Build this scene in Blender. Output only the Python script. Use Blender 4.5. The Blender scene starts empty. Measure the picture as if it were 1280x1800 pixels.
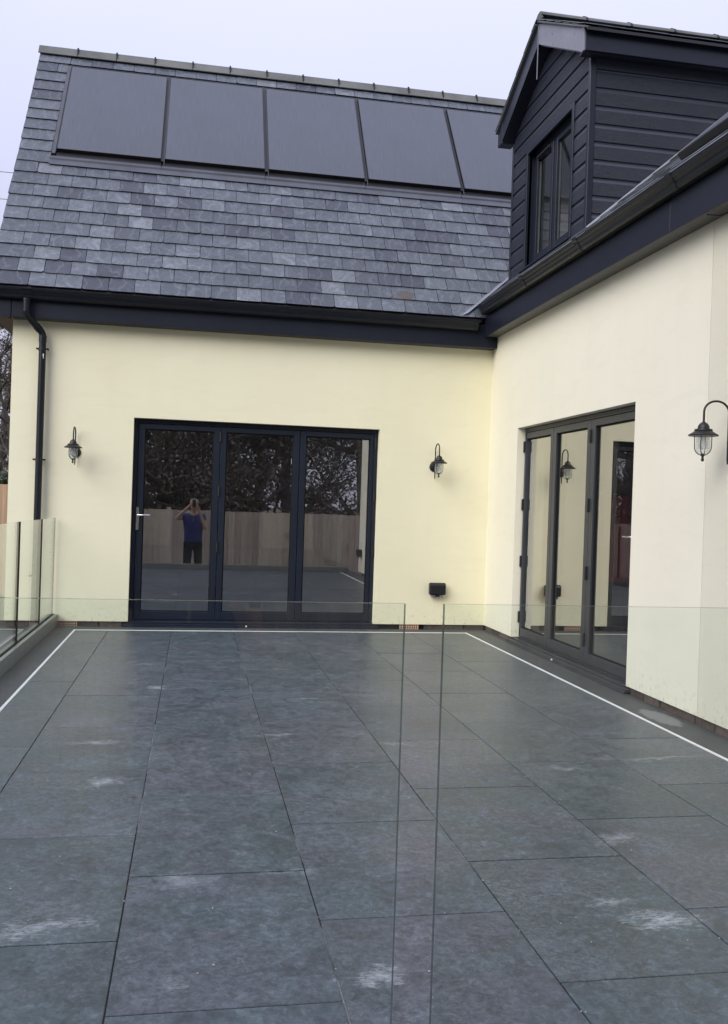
import bpy, bmesh, math, random
from mathutils import Vector, Matrix
random.seed(7)
sc = bpy.context.scene
COL = sc.collection
PI = math.pi
rad = math.radians

# ------------------------------------------------------------------ camera
cam_d = bpy.data.cameras.new('camera'); cam = bpy.data.objects.new('camera', cam_d); COL.objects.link(cam)
sc.camera = cam
CAM = Vector((-3.1216, -9.6072, 1.286)); yaw, pitch, roll = .1815, -.0056, -.0332
fw = Vector((math.sin(yaw)*math.cos(pitch), math.cos(yaw)*math.cos(pitch), math.sin(pitch)))
rt = Vector((math.cos(yaw), -math.sin(yaw), 0)); dn = fw.cross(rt)
r2 = math.cos(roll)*rt + math.sin(roll)*dn; d2 = -math.sin(roll)*rt + math.cos(roll)*dn
m = Matrix((r2, -d2, -fw)).transposed().to_4x4(); m.translation = CAM
cam.matrix_world = m
cam_d.sensor_fit = 'VERTICAL'; cam_d.sensor_height = 24; cam_d.lens = 24*1628.65/1800
cam_d.clip_start = .002; cam_d.clip_end = 800

# ------------------------------------------------------------------ sky, sun, exposure
SUN_EL, SUN_AZ = rad(32), rad(229)       # azimuth clockwise from +Y
W = bpy.data.worlds.new("World"); sc.world = W; W.use_nodes = True
wn = W.node_tree.nodes; wl = W.node_tree.links; wn.clear()
out = wn.new('ShaderNodeOutputWorld'); bg = wn.new('ShaderNodeBackground')
sky = wn.new('ShaderNodeTexSky'); sky.sky_type = 'NISHITA'; sky.sun_disc = False
sky.sun_elevation = SUN_EL; sky.sun_rotation = SUN_AZ
tc = wn.new('ShaderNodeTexCoord'); sp = wn.new('ShaderNodeSeparateXYZ')
wl.new(tc.outputs['Generated'], sp.inputs[0])
# overcast cloud deck (brighter to the zenith as overcast skies are)
mr = wn.new('ShaderNodeMapRange'); mr.inputs['From Min'].default_value = 0; mr.inputs['From Max'].default_value = 1
mr.inputs['To Min'].default_value = 3.1; mr.inputs['To Max'].default_value = 7.9
wl.new(sp.outputs['Z'], mr.inputs['Value'])
nz = wn.new('ShaderNodeTexNoise'); nz.inputs['Scale'].default_value = 1.6; nz.inputs['Detail'].default_value = 3
wl.new(tc.outputs['Generated'], nz.inputs['Vector'])
nr = wn.new('ShaderNodeMapRange'); nr.inputs['To Min'].default_value = .93; nr.inputs['To Max'].default_value = 1.07
wl.new(nz.outputs['Fac'], nr.inputs['Value'])
mu = wn.new('ShaderNodeMath'); mu.operation = 'MULTIPLY'; wl.new(mr.outputs[0], mu.inputs[0]); wl.new(nr.outputs[0], mu.inputs[1])
cl = wn.new('ShaderNodeVectorMath'); cl.operation = 'SCALE'; cl.inputs[0].default_value = (.90, .925, 1.21)
wl.new(mu.outputs[0], cl.inputs['Scale'])
mx = wn.new('ShaderNodeMixRGB'); mx.inputs[0].default_value = .92
wl.new(sky.outputs[0], mx.inputs[1]); wl.new(cl.outputs[0], mx.inputs[2])
wl.new(mx.outputs[0], bg.inputs['Color']); bg.inputs['Strength'].default_value = .1
wl.new(bg.outputs[0], out.inputs['Surface'])
sd = bpy.data.lights.new('sun', 'SUN'); sd.energy = 1.5; sd.angle = rad(45); sd.color = (1, .972, .90)
so = bpy.data.objects.new('sun', sd); COL.objects.link(so)
dv = Vector((math.sin(SUN_AZ)*math.cos(SUN_EL), math.cos(SUN_AZ)*math.cos(SUN_EL), math.sin(SUN_EL)))
so.rotation_euler = dv.to_track_quat('Z', 'Y').to_euler(); so.location = (-8, -14, 14)
sc.view_settings.view_transform = 'Standard'; sc.view_settings.look = 'None'
sc.view_settings.gamma = 1; sc.view_settings.exposure = 0.84; sc.view_settings.use_curve_mapping = False
sc.cycles.max_bounces = 10; sc.cycles.transparent_max_bounces = 24; sc.cycles.glossy_bounces = 5

# ------------------------------------------------------------------ materials
def mat(name):
    m = bpy.data.materials.new(name); m.use_nodes = True
    n = m.node_tree.nodes; b = n['Principled BSDF']
    return m, n, m.node_tree.links, b
def noise(n, l, scale, detail=4, vec=None, rough=.55, dist=0):
    t = n.new('ShaderNodeTexNoise'); t.inputs['Scale'].default_value = scale; t.inputs['Detail'].default_value = detail
    t.inputs['Roughness'].default_value = rough; t.inputs['Distortion'].default_value = dist
    if vec is not None: l.new(vec, t.inputs['Vector'])
    return t
def ramp(n, l, src, stops):
    r = n.new('ShaderNodeValToRGB'); e = r.color_ramp.elements
    while len(e) < len(stops): e.new(.5)
    for i, (p, c) in enumerate(stops):
        e[i].position = p; e[i].color = (c, c, c, 1) if isinstance(c, (int, float)) else (*c, 1)
    l.new(src, r.inputs[0]); return r
def bump(n, l, b, src, strength, dist=.01, prev=None):
    k = n.new('ShaderNodeBump'); k.inputs['Strength'].default_value = strength; k.inputs['Distance'].default_value = dist
    l.new(src, k.inputs['Height'])
    if prev is not None: l.new(prev.outputs[0], k.inputs['Normal'])
    l.new(k.outputs[0], b.inputs['Normal']); return k
def mixc(n, l, fac, a, b, mode='MIX'):
    x = n.new('ShaderNodeMixRGB'); x.blend_type = mode
    for i, v in ((0, fac), (1, a), (2, b)):
        if isinstance(v, (int, float)): x.inputs[i].default_value = v
        elif isinstance(v, tuple): x.inputs[i].default_value = (*v, 1)
        else: l.new(v, x.inputs[i])
    return x
def pos(n): return n.new('ShaderNodeNewGeometry').outputs['Position']
def mapped(n, l, src, scale, rot=(0, 0, 0)):
    k = n.new('ShaderNodeMapping'); k.inputs['Scale'].default_value = scale; k.inputs['Rotation'].default_value = rot
    l.new(src, k.inputs['Vector']); return k.outputs[0]
def plain(name, col, rough=.5, var=.12, spec=.4, bumps=.15, bscale=60, metal=0):
    m, n, l, b = mat(name); p = pos(n)
    t = noise(n, l, 3.5, 5, p); r = ramp(n, l, t.outputs[0], [(.3, tuple(c*(1-var) for c in col)), (.7, tuple(c*(1+var) for c in col))])
    l.new(r.outputs[0], b.inputs['Base Color'])
    t2 = noise(n, l, bscale, 4, p); rr = ramp(n, l, t2.outputs[0], [(.3, max(0, rough-.06)), (.7, min(1, rough+.08))])
    l.new(rr.outputs[0], b.inputs['Roughness'])
    b.inputs['Specular IOR Level'].default_value = spec; b.inputs['Metallic'].default_value = metal
    if bumps: bump(n, l, b, t2.outputs[0], bumps, .002)
    return m

def make_render(name, grain, ca=(.845, .80, .570), cb=(.905, .865, .645)):
    m, n, l, b = mat(name); p = pos(n)
    t1 = noise(n, l, .55, 5, p); c1 = ramp(n, l, t1.outputs[0], [(.3, ca), (.72, cb)])
    st = noise(n, l, 1.0, 5, mapped(n, l, p, (5, 5, .5)), dist=.4)
    c2 = mixc(n, l, .10, c1.outputs[0], ramp(n, l, st.outputs[0], [(.3, .86), (.6, 1)]).outputs[0], 'MULTIPLY')
    # faint trowel marks
    tm = noise(n, l, 2.2, 6, mapped(n, l, p, (1, 1, 3.2), (0, .2, 0)), dist=1.2)
    c3 = mixc(n, l, .2, c2.outputs[0], ramp(n, l, tm.outputs[0], [(.34, .9), (.48, 1)]).outputs[0], 'MULTIPLY')
    # rain splash and dirt just above the paving
    sz = n.new('ShaderNodeSeparateXYZ'); l.new(p, sz.inputs[0])
    hg = n.new('ShaderNodeMapRange'); hg.inputs['From Min'].default_value = .05; hg.inputs['From Max'].default_value = .32
    hg.inputs['To Min'].default_value = 1; hg.inputs['To Max'].default_value = 0; l.new(sz.outputs['Z'], hg.inputs['Value'])
    sp = noise(n, l, 26, 6, p); sm = ramp(n, l, sp.outputs[0], [(.54, 0), (.68, 1)])
    f = n.new('ShaderNodeMath'); f.operation = 'MULTIPLY'; l.new(hg.outputs[0], f.inputs[0]); l.new(sm.outputs[0], f.inputs[1])
    g = n.new('ShaderNodeMath'); g.operation = 'MULTIPLY'; g.inputs[1].default_value = .5; l.new(f.outputs[0], g.inputs[0])
    c4 = mixc(n, l, g.outputs[0], c3.outputs[0], (.52, .47, .37))
    l.new(c4.outputs[0], b.inputs['Base Color']); b.inputs['Roughness'].default_value = .93
    b.inputs['Specular IOR Level'].default_value = .25
    a = noise(n, l, 190, 3, p); k = bump(n, l, b, a.outputs[0], .5*grain, .004)
    a2 = noise(n, l, 9, 4, mapped(n, l, p, (1, 1, 1.6))); bump(n, l, b, a2.outputs[0], .14, .010, k)
    return m
RENDER = make_render('cream_render', 1); RENDERS = make_render('lit_cream_render', 1, (.855, .81, .645), (.91, .868, .705)); RENDER2 = make_render('cream_render_rough', 3.2, (.855, .81, .635), (.91, .868, .695))  # right wing shares the cream paint; its paler light is put into the colour

def make_slate(name, stain=False):
    m, n, l, b = mat(name)
    oi = n.new('ShaderNodeObjectInfo'); tc = n.new('ShaderNodeTexCoord')
    off = n.new('ShaderNodeVectorMath'); off.operation = 'ADD'
    sc_ = n.new('ShaderNodeVectorMath'); sc_.operation = 'SCALE'; sc_.inputs['Scale'].default_value = 1.0
    cmb = n.new('ShaderNodeCombineXYZ')
    q = n.new('ShaderNodeMath'); q.operation = 'MULTIPLY'; q.inputs[1].default_value = 91.7; l.new(oi.outputs['Random'], q.inputs[0])
    l.new(q.outputs[0], cmb.inputs[0]); l.new(q.outputs[0], cmb.inputs[2])
    l.new(tc.outputs['Object'], off.inputs[0]); l.new(cmb.outputs[0], off.inputs[1])
    v = off.outputs[0]
    rnd = ramp(n, l, oi.outputs['Random'], [(0, (.046, .051, .068)), (.10, (.086, .098, .119)), (.34, (.064, .073, .091)), (.5, (.104, .119, .141)), (.66, (.074, .086, .105)), (.84, (.132, .148, .170)), (.94, (.052, .058, .078))])
    rnd.color_ramp.interpolation = 'CONSTANT'
    a = noise(n, l, 4.2, 5, v, .55, 2.6)
    pat = ramp(n, l, a.outputs[0], [(.34, .72), (.46, 1.0), (.475, 1.34), (.495, .90), (.58, 1.10), (.592, 1.38), (.72, 1.5)])
    c = mixc(n, l, .95, rnd.outputs[0], pat.outputs[0], 'MULTIPLY')
    # thin cleavage veins
    ve = n.new('ShaderNodeTexWave'); ve.inputs['Scale'].default_value = 2.2; ve.inputs['Distortion'].default_value = 9; ve.inputs['Detail'].default_value = 4; ve.inputs['Detail Scale'].default_value = 1.7
    l.new(v, ve.inputs['Vector']); vr = ramp(n, l, ve.outputs['Fac'], [(.93, 0), (.985, 1)])
    vm = n.new('ShaderNodeMath'); vm.operation = 'MULTIPLY'; vm.inputs[1].default_value = .18; l.new(vr.outputs[0], vm.inputs[0])
    c = mixc(n, l, vm.outputs[0], c.outputs[0], (.25, .27, .30))
    fine = noise(n, l, 70, 5, v); c = mixc(n, l, .35, c.outputs[0], ramp(n, l, fine.outputs[0], [(.3, .75), (.7, 1.2)]).outputs[0], 'MULTIPLY')
    if stain:
        g = n.new('ShaderNodeTexGradient'); g.gradient_type = 'SPHERICAL'
        mp = n.new('ShaderNodeMapping'); mp.inputs['Location'].default_value = (-.02*9, -.09*8, 0); mp.inputs['Scale'].default_value = (9, 11, 3)
        l.new(tc.outputs['Object'], mp.inputs[0]); l.new(mp.outputs[0], g.inputs[0])
        nn = noise(n, l, 24, 5, v); mm = n.new('ShaderNodeMath'); mm.operation = 'MULTIPLY'; l.new(g.outputs['Fac'], mm.inputs[0]); l.new(nn.outputs[0], mm.inputs[1])
        c = mixc(n, l, ramp(n, l, mm.outputs[0], [(.03, 0), (.16, .9)]).outputs[0], c.outputs[0], (.085, .062, .045))
    l.new(c.outputs[0], b.inputs['Base Color'])
    rr = ramp(n, l, a.outputs[0], [(.35, .36), (.65, .55)]); l.new(rr.outputs[0], b.inputs['Roughness'])
    k = bump(n, l, b, pat.outputs[0], .35, .003); bump(n, l, b, fine.outputs[0], .3, .0015, k)
    return m
SLATE_EDGE = plain('slate_edge', (.03, .032, .04), .8, .3, .3, .4, 90)
SLATE = make_slate('natural_slate'); SLATE_STAIN = make_slate('stained_slate', True)

def make_tile():
    m, n, l, b = mat('porcelain_paving'); p = pos(n); oi = n.new('ShaderNodeObjectInfo')
    cmb = n.new('ShaderNodeCombineXYZ'); q = n.new('ShaderNodeMath'); q.operation = 'MULTIPLY'; q.inputs[1].default_value = 37.3
    l.new(oi.outputs['Random'], q.inputs[0]); l.new(q.outputs[0], cmb.inputs[0]); l.new(q.outputs[0], cmb.inputs[1])
    ad = n.new('ShaderNodeVectorMath'); ad.operation = 'ADD'; l.new(p, ad.inputs[0]); l.new(cmb.outputs[0], ad.inputs[1]); v = ad.outputs[0]
    base = ramp(n, l, oi.outputs['Random'], [(0, (.069, .084, .093)), (.22, (.076, .088, .103)), (.45, (.070, .087, .095)), (.62, (.078, .087, .100)), (.8, (.072, .086, .099)), (1, (.075, .089, .098))])
    big = noise(n, l, 1.9, 6, v, .62, .6)
    c = mixc(n, l, .85, base.outputs[0], ramp(n, l, big.outputs[0], [(.3, .80), (.5, 1.0), (.7, 1.20)]).outputs[0], 'MULTIPLY')
    # cloudy mineral mottling, no preferred direction
    f1 = noise(n, l, 8, 10, v, .74, 1.4)
    c = mixc(n, l, .9, c.outputs[0], ramp(n, l, f1.outputs[0], [(.34, .60), (.48, .94), (.57, 1.22), (.68, 1.75)]).outputs[0], 'MULTIPLY')
    f2 = noise(n, l, 38, 9, v, .8, .8)
    c = mixc(n, l, .95, c.outputs[0], ramp(n, l, f2.outputs[0], [(.36, .56), (.5, .96), (.64, 1.65)]).outputs[0], 'MULTIPLY')
    hu = noise(n, l, 2.1, 5, v, .6, .8)
    c = mixc(n, l, 1.0, c.outputs[0], ramp(n, l, hu.outputs[0], [(.36, (.94, 1.03, 1.02)), (.5, (1, 1, 1)), (.64, (1.06, .98, 1.03))]).outputs[0], 'MULTIPLY')
    # regions where the stone print is chalkier
    rg = noise(n, l, 1.4, 3, v); bs = noise(n, l, 26, 9, mapped(n, l, v, (1, 1.35, 1), (0, 0, .5)), .82, 1.6)
    k1 = n.new('ShaderNodeMath'); k1.operation = 'MULTIPLY'; l.new(ramp(n, l, rg.outputs[0], [(.46, .12), (.62, 1)]).outputs[0], k1.inputs[0]); l.new(ramp(n, l, bs.outputs[0], [(.48, 0), (.64, .75)]).outputs[0], k1.inputs[1])
    c = mixc(n, l, k1.outputs[0], c.outputs[0], (.205, .205, .22))
    # long thin scratches
    s1 = noise(n, l, 3.2, 6, mapped(n, l, p, (9, .9, 1), (0, 0, .9)), .5, .3)
    s2 = noise(n, l, 1.7, 3, p); k2 = n.new('ShaderNodeMath'); k2.operation = 'MULTIPLY'
    l.new(ramp(n, l, s1.outputs[0], [(.485, 0), (.498, .5), (.51, 0)]).outputs[0], k2.inputs[0]); l.new(ramp(n, l, s2.outputs[0], [(.52, 0), (.6, .6)]).outputs[0], k2.inputs[1])
    c = mixc(n, l, k2.outputs[0], c.outputs[0], (.045, .052, .056))
    # small chips of pale dust
    s3 = n.new('ShaderNodeTexVoronoi'); s3.inputs['Scale'].default_value = 3.1; l.new(mapped(n, l, p, (1, 1.7, 1)), s3.inputs['Vector'])
    c = mixc(n, l, ramp(n, l, s3.outputs['Distance'], [(.005, .5), (.012, 0)]).outputs[0], c.outputs[0], (.5, .5, .5))
    # chalky scuffs on particular spots of the paving
    br = noise(n, l, 48, 9, mapped(n, l, p, (.55, 1.7, 1), (0, 0, .3)), .84, 1.0)
    bm2 = n.new('ShaderNodeMath'); bm2.operation = 'MULTIPLY_ADD'; bm2.inputs[1].default_value = 2.6; bm2.inputs[2].default_value = -1.0; l.new(br.outputs[0], bm2.inputs[0])
    wob = noise(n, l, 12, 5, p); wv = n.new('ShaderNodeVectorMath'); wv.operation = 'SCALE'; wv.inputs['Scale'].default_value = .2; l.new(wob.outputs['Color'], wv.inputs[0])
    wo = n.new('ShaderNodeVectorMath'); wo.operation = 'ADD'; wo.inputs[1].default_value = (-.10, -.10, 0); l.new(wv.outputs[0], wo.inputs[0])
    wp = n.new('ShaderNodeVectorMath'); wp.operation = 'ADD'; l.new(wo.outputs[0], wp.inputs[0]); l.new(p, wp.inputs[1])
    for (x, y, rx, ry, rot, st) in SMEARS:
        mp = n.new('ShaderNodeMapping'); mp.vector_type = 'TEXTURE'
        mp.inputs['Location'].default_value = (x, y, 0); mp.inputs['Rotation'].default_value = (0, 0, rot); mp.inputs['Scale'].default_value = (rx*1.2, ry*1.15, 9)
        l.new(wp.outputs[0], mp.inputs['Vector']); g = n.new('ShaderNodeTexGradient'); g.gradient_type = 'SPHERICAL'; l.new(mp.outputs[0], g.inputs[0])
        g2 = n.new('ShaderNodeMath'); g2.operation = 'MULTIPLY_ADD'; g2.inputs[1].default_value = .62; l.new(g.outputs['Fac'], g2.inputs[0]); l.new(bm2.outputs[0], g2.inputs[2])
        a = n.new('ShaderNodeMath'); a.operation = 'MULTIPLY'; l.new(ramp(n, l, g2.outputs[0], [(.52, 0), (1.0, .8)]).outputs[0], a.inputs[0]); l.new(ramp(n, l, g.outputs['Fac'], [(0, 0), (.3, st)]).outputs[0], a.inputs[1])
        c = mixc(n, l, a.outputs[0], c.outputs[0], (.56, .57, .60))
    l.new(c.outputs[0], b.inputs['Base Color'])
    rr = ramp(n, l, f1.outputs[0], [(.35, .34), (.65, .50)]); l.new(rr.outputs[0], b.inputs['Roughness'])
    k = bump(n, l, b, f1.outputs[0], .10, .004); f = noise(n, l, 160, 3, p); bump(n, l, b, f.outputs[0], .12, .001, k)
    return m
SMEARS = [(-1.60, -6.89, .17, .10, .1, .95), (-2.58, -7.12, .10, .06, .3, .75), (-3.53, -6.73, .20, .07, .2, .7), (-1.72, -6.74, .10, .05, 0, .6),
          (-3.49, -5.28, .12, .09, .7, .7), (-1.42, -6.17, .14, .07, .5, .55), (-3.33, -3.10, .08, .10, 0, .8), (-3.60, -4.57, .17, .05, .1, .6),
          (-.60, -5.05, .33, .03, .15, .6), (-3.14, -7.1, .07, .05, 0, .3), (-1.23, -5.2, .24, .04, -.1, .45),
          (-3.10, -6.43, .13, .08, 0, .4), (-2.0, -4.7, .10, .04, 0, .5), (-2.75, -6.4, .12, .04, 0, .4), (-3.45, -2.2, .14, .06, .2, .45),
          (-2.62, -4.45, .2, .03, .1, .5), (-2.35, -3.5, .12, .035, 0, .5)]
TILE = make_tile()
MORTAR = plain('dark_mortar', (.035, .036, .038), .95, .3, .2, .5, 40)
def make_grout():
    m, n, l, b = mat('sandy_joint_fill'); p = pos(n); t = noise(n, l, 2.0, 6, p)
    g = noise(n, l, 120, 3, p); c = mixc(n, l, ramp(n, l, t.outputs[0], [(.52, 0), (.62, 1)]).outputs[0], (.02, .021, .022), (.36, .35, .33))
    c = mixc(n, l, .6, c.outputs[0], ramp(n, l, g.outputs[0], [(.3, .4), (.6, 1)]).outputs[0], 'MULTIPLY')
    l.new(c.outputs[0], b.inputs['Base Color']); b.inputs['Roughness'].default_value = .95; bump(n, l, b, g.outputs[0], .6, .003)
    return m
GROUT = make_grout()
def make_border():
    m, n, l, b = mat('grey_border_paving'); p = pos(n); t = noise(n, l, 7, 9, p, .74, .8)
    c = ramp(n, l, t.outputs[0], [(.3, (.048, .053, .055)), (.7, (.082, .088, .088))])
    s = noise(n, l, 90, 3, p); c = mixc(n, l, .3, c.outputs[0], ramp(n, l, s.outputs[0], [(.3, .7), (.7, 1.2)]).outputs[0], 'MULTIPLY')
    mp = n.new('ShaderNodeMapping'); mp.vector_type = 'TEXTURE'; mp.inputs['Location'].default_value = (-.14, -4.13, 0); mp.inputs['Scale'].default_value = (.12, .34, 1)
    l.new(p, mp.inputs['Vector']); g = n.new('ShaderNodeTexGradient'); g.gradient_type = 'SPHERICAL'; l.new(mp.outputs[0], g.inputs[0])
    e = noise(n, l, 14, 5, p); a = n.new('ShaderNodeMath'); a.operation = 'MULTIPLY'; l.new(g.outputs['Fac'], a.inputs[0]); l.new(e.outputs[0], a.inputs[1])
    c = mixc(n, l, ramp(n, l, a.outputs[0], [(.13, 0), (.19, .7)]).outputs[0], c.outputs[0], (.24, .245, .24))
    l.new(c.outputs[0], b.inputs['Base Color']); b.inputs['Roughness'].default_value = .6; bump(n, l, b, s.outputs[0], .3, .002)
    return m
BORDER = make_border()
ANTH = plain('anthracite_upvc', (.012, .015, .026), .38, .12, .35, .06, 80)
ANTH2 = plain('anthracite_aluminium', (.009, .014, .026), .42, .12, .4, .1, 200)
GREYF = plain('slate_grey_aluminium', (.04, .043, .05), .40, .12, .5, .1, 200)
BLACK = plain('black_plastic', (.012, .012, .014), .42, .15, .5, .1, 90)
RUBBER = plain('black_rubber', (.008, .009, .009), .8, .1, .3, 0)
GUTTER = plain('black_gutter', (.012, .014, .020), .36, .15, .32, .1, 50)
SOFFIT = plain('grey_soffit', (.085, .085, .08), .5, .1, .5, .05, 50)
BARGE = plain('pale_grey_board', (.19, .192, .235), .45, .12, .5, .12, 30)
CHROME = plain('chrome', (.7, .7, .7), .18, .05, .5, 0, 50, 1)
LEAD = plain('lead_flashing', (.065, .070, .088), .5, .2, .5, .3, 12)
LEADL = plain('valley_lead', (.19, .20, .25), .42, .2, .5, .3, 12)
TRIM = plain('white_trim', (.80, .80, .78), .5, .05, .5, .05)
ALU = plain('brushed_channel', (.25, .265, .25), .38, .08, .5, .15, 25, .35)
RIDGE = plain('ridge_tile_grey', (.135, .14, .135), .75, .22, .3, .6, 45)
TERRA = plain('terracotta', (.58, .38, .28), .85, .15, .3, .4, 60)
ROOMW = plain('interior_wall', (.80, .76, .76), .9, .05, .2, .1)
ROOMF = plain('interior_floor', (.16, .15, .15), .6, .2, .4, .1)
SKIN = plain('skin', (.50, .30, .22), .55, .08, .4, .1)
SHIRT = plain('royal_blue_cotton', (.045, .05, .16), .85, .12, .2, .3, 300)
SHORTS = plain('dark_cotton', (.02, .021, .024), .9, .15, .2, .3, 300)
CAPM = plain('tan_cotton', (.36, .31, .25), .9, .1, .2, .3, 300)
GROUND = plain('rough_ground', (.075, .075, .055), .95, .4, .2, .8, 14)
WIRE = plain('cable_black', (.30, .30, .34), .6, .05)

def make_bricks():
    m, n, l, b = mat('dark_brick'); p = pos(n); oi = n.new('ShaderNodeObjectInfo')
    r = ramp(n, l, oi.outputs['Random'], [(0, (.07, .052, .045)), (.3, (.11, .08, .068)), (.55, (.06, .052, .048)), (.8, (.15, .11, .095)), (1, (.09, .08, .075))])
    t = noise(n, l, 30, 6, p); c = mixc(n, l, .8, r.outputs[0], ramp(n, l, t.outputs[0], [(.3, .6), (.7, 1.35)]).outputs[0], 'MULTIPLY')
    l.new(c.outputs[0], b.inputs['Base Color']); b.inputs['Roughness'].default_value = .9; bump(n, l, b, t.outputs[0], .8, .006); return m
BRICK = make_bricks()

def make_clad():
    m, n, l, b = mat('embossed_cladding'); p = pos(n)
    g = noise(n, l, 9, 8, mapped(n, l, p, (2.2, 2.2, 26)), .72, .9)
    f = noise(n, l, 34, 5, mapped(n, l, p, (1.5, 1.5, 14)), .6, .5)
    c = ramp(n, l, g.outputs[0], [(.3, (.014, .018, .030)), (.7, (.027, .031, .046))])
    l.new(c.outputs[0], b.inputs['Base Color']); b.inputs['Roughness'].default_value = .38; b.inputs['Specular IOR Level'].default_value = .4
    k = bump(n, l, b, g.outputs[0], .8, .010); bump(n, l, b, f.outputs[0], .4, .003, k); return m
CLAD = make_clad(); CLADS = plain('smooth_cladding', (.030, .034, .048), .34, .1, .5, .05, 60)

def make_panel():
    m, n, l, b = mat('solar_glass'); tc = n.new('ShaderNodeTexCoord'); v = tc.outputs['Object']
    w = noise(n, l, 1, 3, mapped(n, l, v, (190, 3.0, 1)), .6); s2 = noise(n, l, 1.0, 4, mapped(n, l, v, (420, 9, 1)))
    big = noise(n, l, 1.4, 3, v)
    c = ramp(n, l, w.outputs[0], [(.36, (.058, .065, .086)), (.64, (.078, .086, .110))])
    c = mixc(n, l, .5, c.outputs[0], ramp(n, l, s2.outputs[0], [(.35, .9), (.65, 1.1)]).outputs[0], 'MULTIPLY')
    c = mixc(n, l, .8, c.outputs[0], ramp(n, l, big.outputs[0], [(.3, .92), (.7, 1.06)]).outputs[0], 'MULTIPLY')
    l.new(c.outputs[0], b.inputs['Base Color']); b.inputs['Roughness'].default_value = .34; b.inputs['Specular IOR Level'].default_value = .5
    bump(n, l, b, w.outputs[0], .16, .002); return m
PANEL = make_panel()

def make_glass(name, tint, ior=1.52, gain=1.0, haze=0.0, rough=0.0, base=0.0):
    m = bpy.data.materials.new(name); m.use_nodes = True; n = m.node_tree.nodes; l = m.node_tree.links; n.clear()
    o = n.new('ShaderNodeOutputMaterial'); t = n.new('ShaderNodeBsdfTransparent'); t.inputs[0].default_value = (*tint, 1)
    g = n.new('ShaderNodeBsdfGlossy'); g.inputs['Roughness'].default_value = rough; g.inputs[0].default_value = (1, 1, 1, 1)
    fr = n.new('ShaderNodeFresnel'); gm = n.new('ShaderNodeNewGeometry')
    io = n.new('ShaderNodeMapRange'); io.inputs['To Min'].default_value = ior; io.inputs['To Max'].default_value = 1/ior; l.new(gm.outputs['Backfacing'], io.inputs['Value']); l.new(io.outputs[0], fr.inputs[0])
    mu = n.new('ShaderNodeMath'); mu.operation = 'MULTIPLY'; mu.inputs[1].default_value = gain; mu.use_clamp = True; l.new(fr.outputs[0], mu.inputs[0])
    ba = n.new('ShaderNodeMath'); ba.operation = 'ADD'; ba.inputs[1].default_value = base; ba.use_clamp = True; l.new(mu.outputs[0], ba.inputs[0]); mu = ba
    x = n.new('ShaderNodeMixShader'); l.new(mu.outputs[0], x.inputs[0]); l.new(t.outputs[0], x.inputs[1]); l.new(g.outputs[0], x.inputs[2])
    last = x.outputs[0]
    if haze:
        d = n.new('ShaderNodeBsdfDiffuse'); d.inputs[0].default_value = (.75, .8, .78, 1); y = n.new('ShaderNodeMixShader'); y.inputs[0].default_value = haze
        l.new(last, y.inputs[1]); l.new(d.outputs[0], y.inputs[2]); last = y.outputs[0]
    l.new(last, o.inputs['Surface']); return m
BALG = make_glass('balustrade_glass', (.968, .994, .984), 1.5, 1.0, 0)
BALE = make_glass('glass_edge', (.10, .15, .13), 1.5, 1.0, .05, .1)
PANE = make_glass('window_glass', (.80, .83, .83), 1.52, 1.0, base=.36)
PANED = make_glass('dormer_glass', (.8, .83, .83), 1.5, .85, base=.03)
PANE2 = make_glass('window_glass_inner', (.80, .81, .83), 1.52, .8, base=.05)
make_louvre = make_glass('louvre_glass', (.90, .90, .92), 1.5, 1.0, .2, .1)
LAMPG = make_glass('lamp_glass', (.96, .97, .97), 1.5, 1.0, .16)

def leafmat(name, a, b_):
    m, n, l, b = mat(name); t = noise(n, l, 2.2, 3, pos(n)); oi = noise(n, l, 40, 1, pos(n))
    c = ramp(n, l, t.outputs[0], [(.3, a), (.7, b_)]); c = mixc(n, l, .7, c.outputs[0], ramp(n, l, oi.outputs[0], [(.3, .6), (.7, 1.5)]).outputs[0], 'MULTIPLY')
    l.new(c.outputs[0], b.inputs['Base Color']); b.inputs['Roughness'].default_value = .6; return m
LEAF = leafmat('ivy_leaf', (.018, .028, .012), (.06, .085, .03))
LEAFD = leafmat('dark_foliage', (.10, .088, .066), (.26, .225, .17))
BARK = plain('bark', (.075, .066, .058), .95, .35, .2, 1, 18)
BARKD = plain('bark_dark', (.22, .19, .16), .95, .35, .2, 1, 18)
def make_fencewood(name, a, b_):
    m, n, l, b = mat(name); p = pos(n); oi = n.new('ShaderNodeObjectInfo')
    r = ramp(n, l, oi.outputs['Random'], [(0, a), (1, b_)]); t = noise(n, l, 4, 7, mapped(n, l, p, (9, 9, .7)), .65, .6)
    c = mixc(n, l, .8, r.outputs[0], ramp(n, l, t.outputs[0], [(.3, .65), (.7, 1.3)]).outputs[0], 'MULTIPLY')
    l.new(c.outputs[0], b.inputs['Base Color']); b.inputs['Roughness'].default_value = .85; bump(n, l, b, t.outputs[0], .5, .004); return m
WOOD = make_fencewood('larch_board', (.36, .24, .15), (.46, .31, .20)); WOODG = make_fencewood('grey_board', (.42, .335, .26), (.62, .50, .40))

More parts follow.
